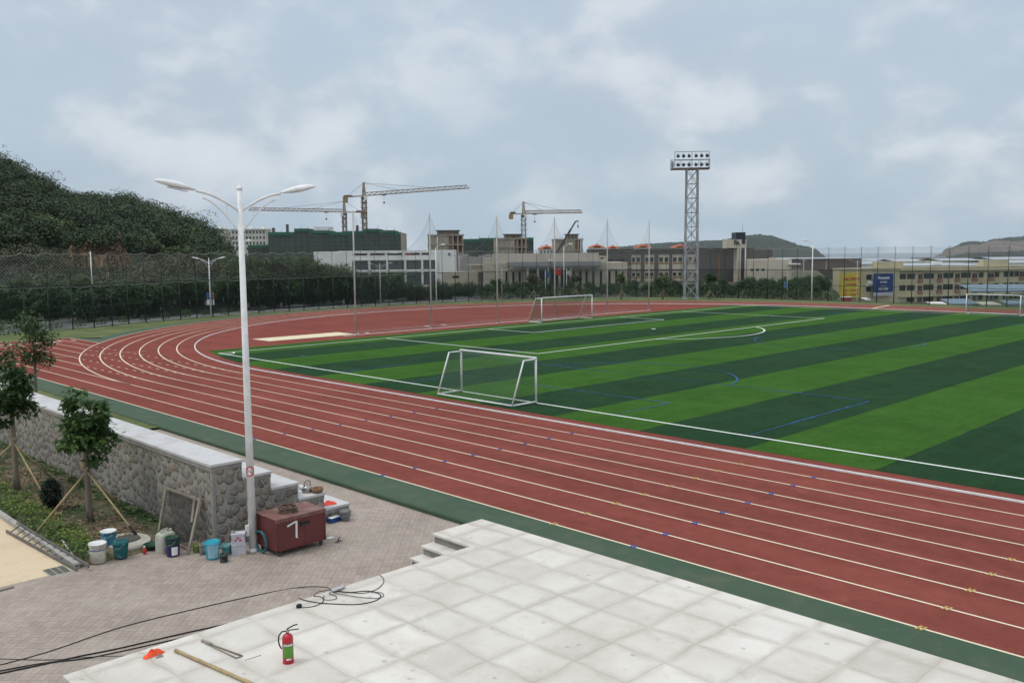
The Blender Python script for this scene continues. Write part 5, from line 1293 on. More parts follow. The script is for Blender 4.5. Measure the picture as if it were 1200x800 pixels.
# --- low beige building right of it
b, W_, X, Z = site('low_beige_annex', 'low beige annex between the white office and columned hall', 'annex', 518, 180, 592, 176, -.25)
shell(b, 'wall', BEIGE, X(560), 8, 0, Z(319), [(X(530), X(538), Z(326), Z(323))])
shell(b, 'upper_wall', BEIGE2, W_-X(552)-.1, 8, Z(318), Z(311), (), x0=X(552), y0=.4)
mb = MB(); mb.box(X(548), X(572), -.4, .3, Z(311)+.01, Z(309.5)); mb.build('roof_ledge', BEIGE2, b)
# --- columned hall
b, W_, X, Z = site('columned_hall', 'long beige hall with grey canopy and vertical columns behind the far goal', 'hall', 566, 166, 735, 166, -.25)
holes = []
for u in (592, 600, 607.5, 671, 679, 686, 694, 703, 713, 721, 728): holes.append((X(u), X(u)+.42, .3, Z(318)))
holes.append((X(618), X(668), .25, Z(315)))
shell(b, 'lower_wall', BEIGE, W_, 12, 0, Z(308), holes, .8)
for i, h in enumerate(holes): window(b, *h, y=.6, nm=1 if i < 11 else 14, glass=GLASS, fr=CRG)
shell(b, 'upper_wall', BEIGE2, X(702)-X(577), 11, Z(308)+.002, Z(296.6), (), x0=X(577), y0=.5)
shell(b, 'stepped_parapet', BEIGE, X(577)-X(566)-.05, 9, Z(308)+.002, Z(301.5), (), x0=X(566), y0=.7)
shell(b, 'side_block', BEIGE2, X(711)-X(702)-.05, 9, Z(308)+.002, Z(300.5), [(X(704), X(708), Z(304), Z(302))], x0=X(702)+.05, y0=.7)
shell(b, 'right_parapet', BEIGE2, W_-X(711), 8, Z(316), Z(308.5), (), x0=X(711)+.02, y0=-.35)
mb = MB(); mb.box(X(594), X(703), -2.2, .4, Z(311.5), Z(306.5)); mb.box(X(598), X(700), -1.9, .3, Z(311.5)-.35, Z(311.5)-.002); mb.build('canopy', weather('grey_canopy', (.26, .27, .28), (.20, .205, .21), scale=.5), b)
mb = MB()
for u in (618, 630, 642, 655, 668): mb.tube([(X(u), -1.6, 0), (X(u), -1.6, Z(313))], .22, 10)
mb.build('canopy_columns', BEIGE, b)
mb = MB(); mb.lathe([(.02, 0), (.28, .05), (.3, .3), (.02, .42)], 12, (X(644), -2.3, Z(306.3))); mb.build('roof_lamp', WHT, b)
def flag(u, vt, F, H, c, label, w_=1.7):
    p_ = at(u, vt, F); z0 = -.2; t_ = thing('flag_pole', (p_.x, p_.y, z0), label, 'flag', rz=YR); Hh = p_.z-z0
    mb = MB(); mb.tube([(0, 0, 0), (0, 0, Hh)], [.06, .035], 8); mb.build('pole', WHITE_M, t_)
    mb = MB(); n = 8
    A = [(w_*i/n, .15*sin(i*1.1), Hh-.1-.25*i/n) for i in range(n+1)]; B = [(w_*i/n*.85, .15*sin(i*1.1+.4), Hh-H-.35*i/n) for i in range(n+1)]; mb.strip(B, A); mb.build('flag_cloth', M('flag_'+label[:4].strip(), c, .7), t_)
flag(650.5, 313.5, 140, 1.0, (.55, .03, .03), 'red flag hanging on a pole in front of the hall', 1.05)
flag(639, 316, 139, 1.0, (.05, .08, .28), 'dark blue flag left of the red one at the hall', .6)
flag(664, 315, 141, .8, (.55, .55, .52), 'small white flag right of the red one at the hall', .5)
# --- dark brick building with beige panels
b, W_, X, Z = site('grey_brick_building', 'long dark grey brick school building with beige window panels', 'school building', 688, 202, 884, 199, -.25)
H_ = Z(292.3)
pan = [(740.5, 751.5), (756, 767.5), (772.5, 785), (788.5, 801), (806.5, 819)]
holes = [(X(a_), X(c_), Z(315.5), Z(298)) for a_, c_ in pan]+[(X(a_), X(c_), .2, Z(317)) for a_, c_ in pan]+[(X(841.5), X(844.5), .2, Z(297.5))]
holes += [(X(712+12*i), X(720+12*i), Z(315), Z(303)) for i in range(2)]
shell(b, 'wall', DKBRICK, W_, 16, 0, H_, holes, .35)
for i, (a_, c_) in enumerate(pan):
    for (za, zb) in ((Z(315.5), Z(298)), (.2, Z(317))):
        xa, xb = X(a_), X(c_); w_ = xb-xa; zt = zb-(zb-za)*.2; zm = zb-(zb-za)*.50; pm = MB()
        hs = [(xa+w_*.08, xa+w_*.42, zm, zt), (xa+w_*.58, xa+w_*.92, zm, zt)]
        wallh(pm, xa+.003, xb-.003, za+.003, zb-.003, hs, y=.12, dep=.2); pn = pm.build('beige_panel', BEIGE2, b)
        for h in hs:
            g_ = MB(); g_.add([(h[0], .33, h[2]), (h[1], .33, h[2]), (h[1], .33, h[3]), (h[0], .33, h[3])], [(0, 1, 2, 3)]); g_.build('window', GLASS, pn)
        g_ = MB(); g_.box(xa+w_*.05, xb-w_*.05, .09, .118, zm-.5, zm-.1); g_.build('tan_sill', M('tan_tile', (.30, .17, .09), .6), pn)
mb = MB(); mb.box(X(841.5)+.01, X(844.5)-.01, .2, .3, .2, Z(297.5)); mb.build('tan_strip', M('tan_strip', (.28, .17, .10), .6), b)
for i in range(2): window(b, X(712+12*i), X(720+12*i), Z(315), Z(303), y=.2, nm=2, fr=CONCB)
mb = MB(); mb.box(-.2, W_+.2, -.25, 16, H_+.002, H_+.18); mb.build('roof_edge', CRG, b)
# --- tower with letters
b, W_, X, Z = site('sign_tower', 'slim beige stair tower with dark cube on top and letters FA', 'tower', 851, 194, 876, 194, -.25)
shell(b, 'sign_wall', BEIGE2, W_*.94, 3.5, Z(290.6), Z(280.6), ())
mb = MB(); mb.box(X(863.8), X(868.6), .05, 3, 0, Z(290.6)-.003); mb.build('pillar', BEIGE2, b)
mb = MB(); mb.box(X(868.8), X(873), .3, 3, 0, Z(290.6)-.004); mb.build('glazed_strip', GLASS, b)
mb = MB(); mb.box(X(873), X(874.4), .02, 3, 0, Z(280.6)); mb.build('edge_fin', WALLW, b)
mb = MB(); mb.box(X(862.5), X(873.9), .4, 4.2, Z(280.6)+.003, Z(272.2)); mb.box(X(869.2), X(872.9), -.05, .3, Z(286), Z(280.6)); mb.build('dark_cube', M('dark_cladding', (.025, .032, .042), .5), b)
mb = MB(); mb.tube([(X(871), 1, Z(272.2)), (X(871), 1, Z(262))], .05, 5); mb.build('antenna', GALV, b)
def text(body, size, mat, par, loc, rot=(pi/2, 0, 0), ext=.02, name='lettering', sx=1):
    cu = bpy.data.curves.new(name, 'FONT'); cu.body = body; cu.size = size; cu.extrude = ext; cu.align_x = 'CENTER'; cu.align_y = 'CENTER'; cu.offset = size*.028
    cu.materials.append(mat); o0 = bpy.data.objects.new('tmp_text', cu); COL.objects.link(o0); bpy.context.view_layer.update(); me = bpy.data.meshes.new_from_object(o0.evaluated_get(bpy.context.evaluated_depsgraph_get())); bpy.data.objects.remove(o0)
    o = bpy.data.objects.new(name, me); COL.objects.link(o); o.parent = par; o.location = loc; o.rotation_euler = rot; o.scale = (sx, 1, 1); return o
DKL = M('dark_letters', (.03, .03, .035), .5)
text('F', 1.25, DKL, b, (X(861.3), -.06, Z(284.2)), ext=.05); text('A', 1.25, DKL, b, (X(864.2), -.06, Z(285.2)), ext=.05)
# --- beige block & distant brown block
b, W_, X, Z = site('beige_block', 'plain low beige block right of the sign tower', 'building', 876, 188, 928, 186, -.25)
shell(b, 'wall', BEIGE2, W_, 14, 0, Z(304), [(X(880+6.5*i), X(883.5+6.5*i), Z(318), Z(314.5)) for i in range(3)])
for i in range(3): window(b, X(880+6.5*i), X(883.5+6.5*i), Z(318), Z(314.5), nm=1)
mb = MB(); mb.box(X(903), X(910), 3, 6, Z(304), Z(302)); mb.build('roof_hatch', BEIGE, b)
mb = MB(); mb.box(X(924), X(938), -1.2, 3, Z(310), Z(309)); mb.build('white_canopy', WALLW, b)
b, W_, X, Z = site('upper_brick_wing', 'set back dark brick wing behind the sign tower', 'building', 872, 235, 905, 235, -.25)
shell(b, 'wall', DKBRICK, W_, 14, 0, Z(292.3), ())
b, W_, X, Z = site('brown_factory', 'long flat brown factory block in the distance left of the yellow board', 'factory', 918, 330, 1010, 325, -9.8)
shell(b, 'wall', weather('brown_cladding', (.115, .085, .08), (.09, .07, .068), scale=.1), W_, 40, 0, Z(303.5), [(X(968), X(970), Z(316), Z(306))])
mb = MB(); mb.box(-.3, W_+.3, -.4, 40, Z(303.5)+.003, Z(302.6)); mb.build('pale_roof_edge', ROOFP, b)
mb = MB(); mb.box(X(968)+.02, X(970)-.02, .1, .25, Z(316), Z(306)); mb.build('tan_strip', CONC, b)
# --- cream dormitory block with boards
F1_, F2_ = 262, 292
b, W_, X, Z = site('cream_dormitory', 'long three storey cream building with pink tiled bays below the pitch', 'building', 985, F1_, 1262, F2_, -9.8)
def Zd(v, u=1050): F = F1_+(F2_-F1_)*(u-985)/277; return at(u, v, F).z+9.8
zt = Zd(314.5); z1a, z1b = Zd(327.3), Zd(321); z2a, z2b = Zd(341), Zd(334.4); z3a, z3b = Zd(354.5), Zd(348)
big = [(1049.5, 1057.5), (1059, 1067)]
holes = []; bays = []
u = 1050.0
units = [(1037+0, 0)]
wins = []; pk = []
u = 1051
while u < 1250:
    wins.append((u, u+7)); wins.append((u+7.6, u+14)) if False else None
    u += 24.2
def addw(ua, ub, rows=(1, 2, 3)):
    for r in rows:
        za, zb = {1: (z1a, z1b), 2: (z2a, z2b), 3: (z3a, z3b)}[r]; wins2.append((X(ua), X(ub), za, zb))
wins2 = []
addw(1013.2, 1019.5, (1, 2)); addw(1049.5, 1057, (1, 2)); addw(1058, 1067)
for u in (1076.5, 1099, 1119.5): addw(u, u+12)
for u in (1139, 1158, 1169, 1176, 1182.5): addw(u+1.5, u+7.5)
for u in (1200, 1222, 1244): addw(u, u+12)
baysu = [(1070, 1075.5), (1092, 1098), (1112.5, 1118.5), (1132.5, 1139), (1151, 1159), (1190, 1197), (1214, 1221), (1236, 1243)]
shell(b, 'wall', OLIVE, W_, 3.2, 0, zt, wins2, .5)
for h in wins2: window(b, *h, y=.35, nm=3 if h[1]-h[0] > 2.3 else 2, glass=GLASS, fr=CRG)
for (ua, ub) in baysu:
    for (za, zb) in ((z1a, z1b), (z2a, z2b), (z3a, z3b)):
        mb = MB(); mb.box(X(ua), X(ub), -.25, -.003, za-1.15, za-.02); mb.build('pink_tile_panel', PINKT, b)
        mb = MB(); mb.box(X(ua)+.12, X(ub)-.12, -.06, -.004, za, zb-.15)
        o = mb.build('bay_window', GLASS, b); mb = MB(); mb.box((X(ua)+X(ub))/2-.08, (X(ua)+X(ub))/2+.08, -.10, -.065, za, zb-.15); mb.box(X(ua)+.1, X(ub)-.1, -.10, -.065, zb-.3, zb-.15); mb.build('bay_mullion', PINKT, o)
mb = MB(); mb.box(-.2, W_+.2, -.3, 3.3, zt+.003, zt+.28); mb.box(X(1049), W_, -.9, -.005, zt-.9, zt-.3); mb.build('roof_parapet', OLIVE, b)
mb = MB(); mb.box(X(1049), W_, -.7, -.002, z2a-1.9, z2a-1.55); mb.box(X(1049), W_, -.7, -.002, z3a-1.9, z3a-1.55); mb.build('floor_slab', OLIVE, b)
for (ua, ub, vt) in ((1027, 1056, 306.5), (1149, 1179, 304.5)):
    mb = MB(); mb.box(X(ua), X(ub), 1, 3, zt+.29, Zd(vt, (ua+ub)/2)); mb.build('roof_block', OLIVE, b)
mb = MB(); mb.box(X(1012), X(1020), -.5, -.004, z1a-1.9, z1a-1.4); mb.box(X(1014), X(1018), -.9, -.004, z1a-1.2, z1a-.4); mb.build('air_conditioner', WHT, b)
YB, BB = M('yellow_board', (.62, .50, .06), .55), weather('blue_board', (.018, .06, .22), (.012, .045, .17), scale=.5)
sg = site('yellow_billboard', 'yellow board with red Chinese writing on the cream building end', 'billboard', 985.5, 261, 1010, 263.6, Zd(347)-9.8)
sgt, SW, SX, _ = sg; SH = Zd(318.5)-Zd(347)
mb = MB(); mb.box(0, SW, -.25, -.05, 0, SH); mb.build('board', YB, sgt)
RL = M('red_lettering', (.55, .05, .03), .5); OL = M('orange_lettering', (.60, .17, .03), .5)
text('出租大型吊车', 1.05, RL, sgt, (SW/2, -.28, SH*.74), sx=.95); text('叉车·吊机·搬运', .62, RL, sgt, (SW/2, -.28, SH*.53))
text('电话：13706010888', .80, OL, sgt, (SW/2, -.28, SH*.30), sx=.80); text('手机：13606010999', .80, OL, sgt, (SW/2, -.28, SH*.12), sx=.80)
sgt, SW, SX, _ = site('blue_billboard', 'blue board with white lettering on the cream building wall', 'billboard', 1024.5, 264.5, 1047, 267, Zd(341.5)-9.8)
SH = Zd(320)-Zd(341.5)
mb = MB(); mb.box(0, SW, -.25, -.05, 0, SH); mb.build('board', BB, sgt)
mb = MB(); mb.box(0, SW, -.20, -.05, -1.1, -.005); mb.build('pale_lower_strip', LILAC, sgt)
text('Panasonic', 1.20, WHT, sgt, (SW/2, -.28, SH*.77), sx=.92); text('松下电器', .62, WHT, sgt, (SW/2, -.28, SH*.53)); text('代理·批发', .85, WHT, sgt, (SW/2, -.28, SH*.16)); text('————', .5, WHT, sgt, (SW/2, -.28, SH*.34))
# sheds at the foot of the cream building
def shed(u1, u2, v, F, dep, mat, label, rise=.5, z0=-9.9, name='shed'):
    b, W_, X, Z = site(name, label, 'shed', u1, F, u2, F, z0); h = Z(v)
    mb = MB(); n = max(2, int(W_/4))
    for i in range(n+1):
        x = .15+(W_-.3)*i/n
        for y in (.3, dep-.3): mb.box(x-.1, x+.1, y-.1, y+.1, 0, h-.02+(rise if y > 1 else 0)*.9-.1)
    mb.build('posts', GALV, b)
    mb = MB(); m_ = int(W_/.8)
    for i in range(m_):
        x0, x1 = W_*i/m_, W_*(i+1)/m_; xm = (x0+x1)/2
        mb.add([(x0, 0, h), (xm, 0, h+.07), (x1, 0, h), (x0, dep, h+rise), (xm, dep, h+rise+.07), (x1, dep, h+rise)], [(0, 1, 4, 3), (1, 2, 5, 4)])
    mb.box(0, W_, -.04, -.002, h-.35, h+.02); mb.build('roof', mat, b)
shed(1141, 1262, 340.5, 232, 7, ROOFB, 'long blue sheet roofed walkway in front of the cream building', 1.4)
shed(1116, 1150, 356, 205, 5, ROOFB, 'low blue shed roof left of the far touchline goal', .9)
shed(1094, 1114, 356.5, 206, 3, WALLW, 'low white shed roof left of the blue shed', .4)
shed(1153, 1177, 357, 204, 4, weather('cream_roof', (.5, .48, .38), (.4, .38, .3)), 'low cream shed roof behind the right goal', .5)
shed(1184, 1215, 356, 203, 4, ROOFB, 'low blue shed roof behind the right goal post', .6)
shed(1015, 1022, 350.5, 225, 3, WALLW, 'tiny white canopy between the two billboards', .2)
b = thing('red_kiosk', (*at(988.5, 350, 225)[:2], -9.8), 'small red kiosk below the yellow board', 'kiosk', rz=YR)
kz = at(989, 348.5, 225).z+9.8; mb = MB(); mb.box(0, 2.1, 0, 1.6, 0, kz); mb.build('body', M('kiosk_red', (.40, .06, .07), .5), b); mb = MB(); mb.box(-.15, 2.25, -.2, 1.8, kz+.003, kz+.12); mb.build('roof', WALLW, b)
# --- concrete frames under construction
def frame(u1, uc, u2, F, vt, vroof, label, uroof):
    z0 = -.6; b, W_, X, Z = site('unfinished_building', label, 'building under construction', u1, F, u2, F+1, z0)
    Ht = Z(vt); nf = max(3, int(Ht/3.1)); fh = Ht/nf; Dp = 9
    mb = MB()
    for k in range(nf+1): z = k*fh; mb.box(-.25, W_+.35, -.45, Dp, z-.40, z+.06)
    mb.build('floor_slabs', CONC, b)
    mb = MB(); nx = 7
    for i in range(nx+1):
        x = .2+(W_-.4)*i/nx
        for y in (0, 5, Dp-.5):
            mb.box(x-.25, x+.25, y-.3, y+.3, 0, Ht-.41)
    mb.build('columns', CONC, b)
    for k in range(nf):
        z = k*fh
        mb = MB(); xa = X(uc); s0 = [(.25, xa*.46), (xa*.54, xa-.1)]
        mb.box(-.1, .15, .35, Dp-.6, z+.07, z+fh-.41)
        for a_, c_ in s0: mb.box(a_, c_, .02, .22, z+.07, z+fh-.41)
        mb.build('infill_wall', BEIGE, b)
        mb = MB(); mb.box(xa+.4, W_-.3, 2.2, 2.4, z+.07, z+fh-.41); mb.box(xa+.2, xa+1.6, .04, .24, z+.07, z+fh-.41); mb.build('brick_core', CONCB, b)
        mb = MB(); mb.box(xa+1.7, W_+.3, -.45, -.36, z+.55, z+.68); mb.build('edge_guard', CONC, b)
    ua, ub = uroof
    mb = MB(); hz_ = Z(vroof)
    for i in range(4):
        x = X(ua)+(X(ub)-X(ua))*i/3; mb.box(x-.2, x+.2, 2, 2.4, Ht+.07, hz_-.3); mb.box(x-.2, x+.2, 6, 6.4, Ht+.07, hz_-.3)
    mb.box(X(ua)-.1, X(ub)+.1, 3, 6, Ht+.07, hz_-.31); mb.build('roof_house', CONC, b)
    mb = MB(); mb.box(X(ua)-.6, X(ub)+.6, 1.4, 7, hz_-.3, hz_); mb.build('roof_formwork', CRG, b)
    mb = MB()
    for i in range(16): x = W_*i/15; mb.tube([(x, .1, Ht), (x, .1, Ht+rng.uniform(.5, 1.3))], .04, 4)
    mb.build('starter_bars', CRG, b)
    return b, X, Z
frame(502, 525, 543, 330, 275, 269.5, 'bare concrete frame building right of the white office', (513, 538))
frame(581, 602, 617, 326, 279, 274, 'bare concrete frame building under the right hand crane', (593, 611))
frame(651, 674, 682.5, 332, 280, 274, 'small bare concrete frame behind the dark crane boom', (666, 678))
# --- scaffolded blocks in green net
def scaf(u1, u2, F, vt, label, steps, dep=16):
    z0 = -.6; b, W_, X, Z = site('netted_building', label, 'building under construction', u1, F, u2, F, z0)
    for (ua, ub, v) in steps:
        mb = MB(); n = max(1, int((X(ub)-X(ua))/5)); x0, x1 = X(ua), X(ub)-.05; zt_ = Z(v); A = []; Bv = []
        for i in range(n+1):
            x = x0+(x1-x0)*i/n; y = (.35 if i % 2 else 0); A.append((x, y, 0)); Bv.append((x, y, zt_))
        mb.strip(A, Bv); mb.add([(x0, 0, 0), (x0, dep, 0), (x0, dep, zt_), (x0, 0, zt_)], [(0, 1, 2, 3)]); mb.add([(x1, 0, 0), (x1, dep, 0), (x1, dep, zt_), (x1, 0, zt_)], [(3, 2, 1, 0)]); mb.add([(x0, .4, zt_-.4), (x1, .4, zt_-.4), (x1, dep, zt_-.4), (x0, dep, zt_-.4)], [(0, 1, 2, 3)]); mb.build('scaffold_net', SCAFNET, b)
        mb = MB(); mb.box(x0, x1, -.12, -.02, zt_-1.2, zt_+.05); mb.build('top_net', SCAFTOP, b)
        mb = MB()
        for i in range(n*2+1): x = x0+(x1-x0)*i/(n*2); mb.tube([(x, -.1, zt_), (x, -.1, zt_+rng.uniform(.4, 1.3))], .06, 4)
        mb.build('scaffold_poles', CRG, b)
    return b, X, Z
b, X, Z = scaf(315, 474, 385, 270, 'long building wrapped in dark green scaffold net below the cranes', [(315, 346, 271.5), (346, 362, 267.5), (362, 386, 270), (386, 408, 272), (408, 428, 271), (428, 444, 268.5), (444, 463, 270.5), (463, 470, 273)])
mb = MB(); mb.box(X(470), X(474.5), 0, 8, 0, Z(274)); mb.build('bare_stair_core', CONC, b)
mb = MB(); mb.box(X(365), X(384), 6, 14, Z(271), Z(265)); mb.build('roof_cabin', WALLW, b)
for u, v in ((319, 266), (335.5, 262), (418, 264)): mb = MB(); mb.box(X(u)-.5, X(u)+.5, 3, 4, Z(272), Z(v)); mb.build('hoist_mast', CRG, b)
scaf(543, 584, 372, 280, 'green netted building between the two left concrete frames', [(543, 562, 280), (562, 584, 279)])
scaf(617, 625.5, 355, 278.5, 'narrow bright green netted block right of the crane mast', [(617, 625.5, 278.5)])
b, X, Z = scaf(291, 315, 395, 286, 'low maroon hoarding block left of the long netted building', [(291, 315, 287)])
# grey bund behind the annex
mb = MB()
for j in range(5):
    for i in range(25):
        u = 536+(592-536)*i/24; q_ = at(u, [322, 312, 303, 299-1.5*sin(i*.5), 305][j], 250+j*6); mb.v.append((q_.x, q_.y, q_.z+rng.uniform(-.3, .3)))
for j in range(4):
    for i in range(24): a_ = j*25+i; mb.f.append((a_, a_+1, a_+26, a_+25)); mb.m.append(0); mb.smooth.append(True)
struct('earth_bund', mb, M('grey_spoil', (.11, .105, .10), .9, .3, .4))
# --- white apartments far left
def flats(u1, u2, F, vt, label, nb, nfl=4):
    z0 = -5.0; b, W_, X, Z = site('apartment_block', label, 'apartment block', u1, F, u2, F, z0); Ht = Z(vt); fh = 3.4; holes = []
    for k in range(nfl):
        for i in range(nb): x = W_*(i+.5)/nb; holes.append((x-W_/nb*.28, x+W_/nb*.28, Ht-(k+1)*fh+.9, Ht-(k+1)*fh+2.6))
    shell(b, 'wall', weather('cream_flats', (.55, .53, .47), (.42, .40, .35), scale=.1), W_, 14, 0, Ht, holes, .8)
    for h in holes: mb = MB(); mb.add([(h[0], .75, h[2]), (h[1], .75, h[2]), (h[1], .75, h[3]), (h[0], .75, h[3])], [(0, 1, 2, 3)]); mb.build('window', GLASS, b)
    mb = MB(); mb.box(-.4, W_+.4, -.5, 14.5, Ht+.005, Ht+.5); mb.build('cornice', WALLW, b)
    mb = MB(); mb.box(W_*.3, W_*.5, 4, 9, Ht+.51, Ht+2.6); mb.box(W_*.8, W_*.92, 4, 9, Ht+.51, Ht+2.2); mb.build('stair_house', WALLW, b)
flats(250, 263.5, 560, 269, 'pale apartment block half hidden behind the wooded hill', 4)
flats(272, 312, 560, 269, 'wide pale apartment block between hill and green netted building', 10)
flats(312, 321, 590, 272, 'narrow pale apartment block touching the green netted building', 3)
# --- orange roofed houses
def villa(u1, u2, F, ve, vr, label, wall_=True):
    z0 = -4; b, W_, X, Z = site('orange_roofed_house', label, 'house', u1, F, u2, F, z0); he, hr = Z(ve+.1), Z(vr-1.3); D_ = W_*.5
    shell(b, 'wall', WALLW, W_, D_, 0, he, [(W_*(.12+.22*i), W_*(.22+.22*i), he-2.2, he-.8) for i in range(4)])
    for i in range(4): window(b, W_*(.12+.22*i), W_*(.22+.22*i), he-2.2, he-.8, nm=1)
    mb = MB(); e = .6
    def hip(x0, x1, y0, y1, z0_, z1_):
        r = (y1-y0)/2; r = min(r, (x1-x0)/2-.1); P = [(x0, y0, z0_), (x1, y0, z0_), (x1, y1, z0_), (x0, y1, z0_), (x0+r, (y0+y1)/2, z1_), (x1-r, (y0+y1)/2, z1_)]
        mb.add(P, [(0, 1, 5, 4), (1, 2, 5), (2, 3, 4, 5), (3, 0, 4), (3, 2, 1, 0)])
    hip(-e, W_+e, -e, D_+e, he+.01, he+(hr-he)*.62); hip(W_*.30, W_*.72, -e*1.5, D_*.7, he+(hr-he)*.35, hr); mb.build('roof', ORANGE, b)
villa(631, 650, 430, 291.5, 287.5, 'orange roofed house right of the second concrete frame')
villa(690, 709, 430, 290, 286.5, 'first orange roofed house right of the dark crane boom')
villa(711, 725, 440, 291, 288, 'second smaller orange roofed house beside the first')
villa(744, 763, 425, 290, 286.5, 'orange roofed house behind the last net pole')
villa(787, 806, 420, 290, 287, 'orange roofed house with white gable left of floodlight tower')
# --- coastal town roofs (right)
rgt_ = random.Random(9); nt = 0
for (ua, ub, v, F, lab) in ((1010, 1052, 307, 350, 'pale roofed hall just beyond the cream building, left'), (1052, 1149, 309, 345, 'long pale roofed hall beyond the cream building'), (1175, 1262, 305.5, 350, 'pale roofed hall behind the right roof block'), (1010, 1045, 303.5, 520, 'flat pale warehouse in the middle of the shore town'), (1050, 1100, 304, 500, 'wide flat pale warehouse in the shore town'), (1104, 1150, 303.0, 480, 'pale warehouse below the quarried headland'), (1165, 1230, 301.5, 520, 'pale warehouse under the headland cliff')):
    b, W_, X, Z = site('warehouse', lab, 'warehouse', ua, F, ub, F, -10.5); h = Z(v+2.2)
    shell(b, 'wall', BEIGE2 if nt % 2 else WALLW, W_, 30, 0, h, ())
    mb = MB(); hr = Z(v-.3); mb.add([(-.4, -.5, h+.01), (W_+.4, -.5, h+.01), (W_+.4, 15, hr), (-.4, 15, hr), (-.4, 30.5, h+.01), (W_+.4, 30.5, h+.01)], [(0, 1, 2, 3), (3, 2, 5, 4)]); mb.build('roof', ROOFP, b)
    if nt == 1:
        mb = MB(); mb.box(X(1098), X(1108), 2, 5, h+.3, h+1.6); mb.build('skylight', M('bright_sheet', (.85, .86, .86), .4), b)
    nt += 1
hproto = None
for k in range(46):
    u = rgt_.uniform(1008, 1240); F = rgt_.uniform(600, 1050); p_ = at(u, 300, F); z = gh(p_.x, p_.y)
    if hproto is None:
        hproto = thing('shore_house', (p_.x, p_.y, z), 'tiny flat roofed house in the hazy shore town', 'house', 'distant houses of the shore town', YR)
        mb = MB(); mb.box(0, 16, 0, 10, 0, 9); mb.build('wall', BEIGE2, hproto); mb = MB(); mb.box(-.3, 16.3, -.3, 10.3, 9.003, 9.5); mb.build('roof', ROOFP, hproto)
        mb = MB(); [mb.box(1+2.5*i, 2.4+2.5*i, -.05, -.002, 1.2+3*j, 2.6+3*j) for i in range(6) for j in range(3)]; mb.build('windows', GLASS, hproto)
    else:
        s = rgt_.uniform(.7, 1.35); dup(hproto, (p_.x, p_.y, z), YR+rgt_.uniform(-.6, .6), (s*rgt_.uniform(.8, 1.8), s, s*rgt_.uniform(.7, 1.2)))
# --- cranes
def crane(name, u, F, vt, vj, uj, vjt, uc, label, mast_mat=CRW, z0=-.6, rise=0, ustart=None):
    p_ = at(u, vj, F); t_ = thing(name, (p_.x, p_.y, z0), label, 'tower crane', rz=YR)
    k_ = F/FPX; zj = p_.z-z0; zt_ = at(u, vt, F).z-z0; Lj = abs(uj-u)*k_; Lc = abs(uc-u)*k_; s = 1 if uj > u else -1; ztip = at(uj, vjt, F).z-z0
    mb = MB(); lattice(mb, 1.7, 1.7, 0, zj-1.6, int((zj-1.6)/3), .42, .2); mb.build('mast', mast_mat, t_)
    mb = MB()
    for i in range(6): z = zj-3.0-i*2.2; mb.box(-1.35, 1.35, -1.35, 1.35, z, z+.15); mb.bar((-1.4, -1.4, z+.9), (1.4, -1.4, z+.9), .07); mb.bar((-1.4, -1.4, z), (-1.4, -1.4, z+.9), .07); mb.bar((1.4, -1.4, z), (1.4, -1.4, z+.9), .07)
    mb.box(-1.1, 1.1, -1.1, 1.1, zj-1.6, zj-.5); mb.build('climbing_frame', CRG, t_)
    mb = MB(); lattice(mb, 1.3, .45, zj-.5, zt_, 4, .4, .2); mb.box(-.6, .6, -.4, .4, zt_, zt_+.25); mb.build('tower_head', CRW, t_)
    def jib(mb, x0, x1, z0_, z1_, h, n, st):
        for i in range(n):
            a_ = x0+(x1-x0)*i/n; c_ = x0+(x1-x0)*(i+1)/n; za = z0_+(z1_-z0_)*i/n; zb = z0_+(z1_-z0_)*(i+1)/n; m_ = (a_+c_)/2; zm = (za+zb)/2+h
            for y in (-.6, .6): mb.bar((a_, y, za), (c_, y, zb), st); mb.bar((a_, y, za), (m_, 0, zm), st*.6); mb.bar((m_, 0, zm), (c_, y, zb), st*.6)
            mb.bar((a_, -.6, za), (a_, .6, za), st*.6)
            if i: mb.bar((m_-(c_-a_), 0, zm-(zb-za)), (m_, 0, zm), st)
    mb = MB(); jib(mb, 0, s*Lj, zj, ztip, 1.3, 20, .34); mb.build('jib', CRW, t_)
    zc = zj-(ztip-zj)*Lc/Lj
    mb = MB(); mb.bar((0, -.6, zj), (-s*Lc, -.6, zc), .4); mb.bar((0, .6, zj), (-s*Lc, .6, zc), .4)
    for i in range(6): x = -s*Lc*(i+.5)/6; mb.bar((x, -.6, zj+(zc-zj)*(i+.5)/6), (x, .6, zj+(zc-zj)*(i+.5)/6), .15)
    mb.build('counter_jib', CRY, t_)
    mb = MB(); xc_ = -s*Lc*.88; mb.box(xc_-1.0, xc_+1.0, -.7, .7, zc-2.3, zc-.15); mb.build('counterweight', CRY, t_)
    mb = MB(); mb.box(min(-s*Lc*.95, -s*Lc*.55), max(-s*Lc*.95, -s*Lc*.55), -.5, .5, zc+.13, zc+.9); mb.build('winch', CRG, t_)
    mb = MB(); mb.box(s*.9-.6, s*.9+.6, -1.9, -.75, zj-1.9, zj-.2); mb.build('cab', WALLW, t_)
    mb = MB()
    for q_ in (.35, .68): mb.tube([(0, 0, zt_), (s*Lj*q_, 0, zj+(ztip-zj)*q_+1.15)], .06, 4)
    mb.tube([(0, 0, zt_), (-s*Lc*.85, 0, zc+.2)], .06, 4); mb.build('pendant_lines', CRG, t_)
    mb = MB(); xt = s*Lj*.19; zt2 = zj+(ztip-zj)*.19; mb.box(xt-1, xt+1, -.5, .5, zt2-.5, zt2-.13); tr = mb.build('trolley', CRG, t_)
    mb = MB(); mb.tube([(xt, 0, zt2-.5), (xt, 0, zt2-3.2)], .05, 4); mb.box(xt-.35, xt+.35, -.3, .3, zt2-3.9, zt2-3.2); mb.build('hook_block', CRG, tr)
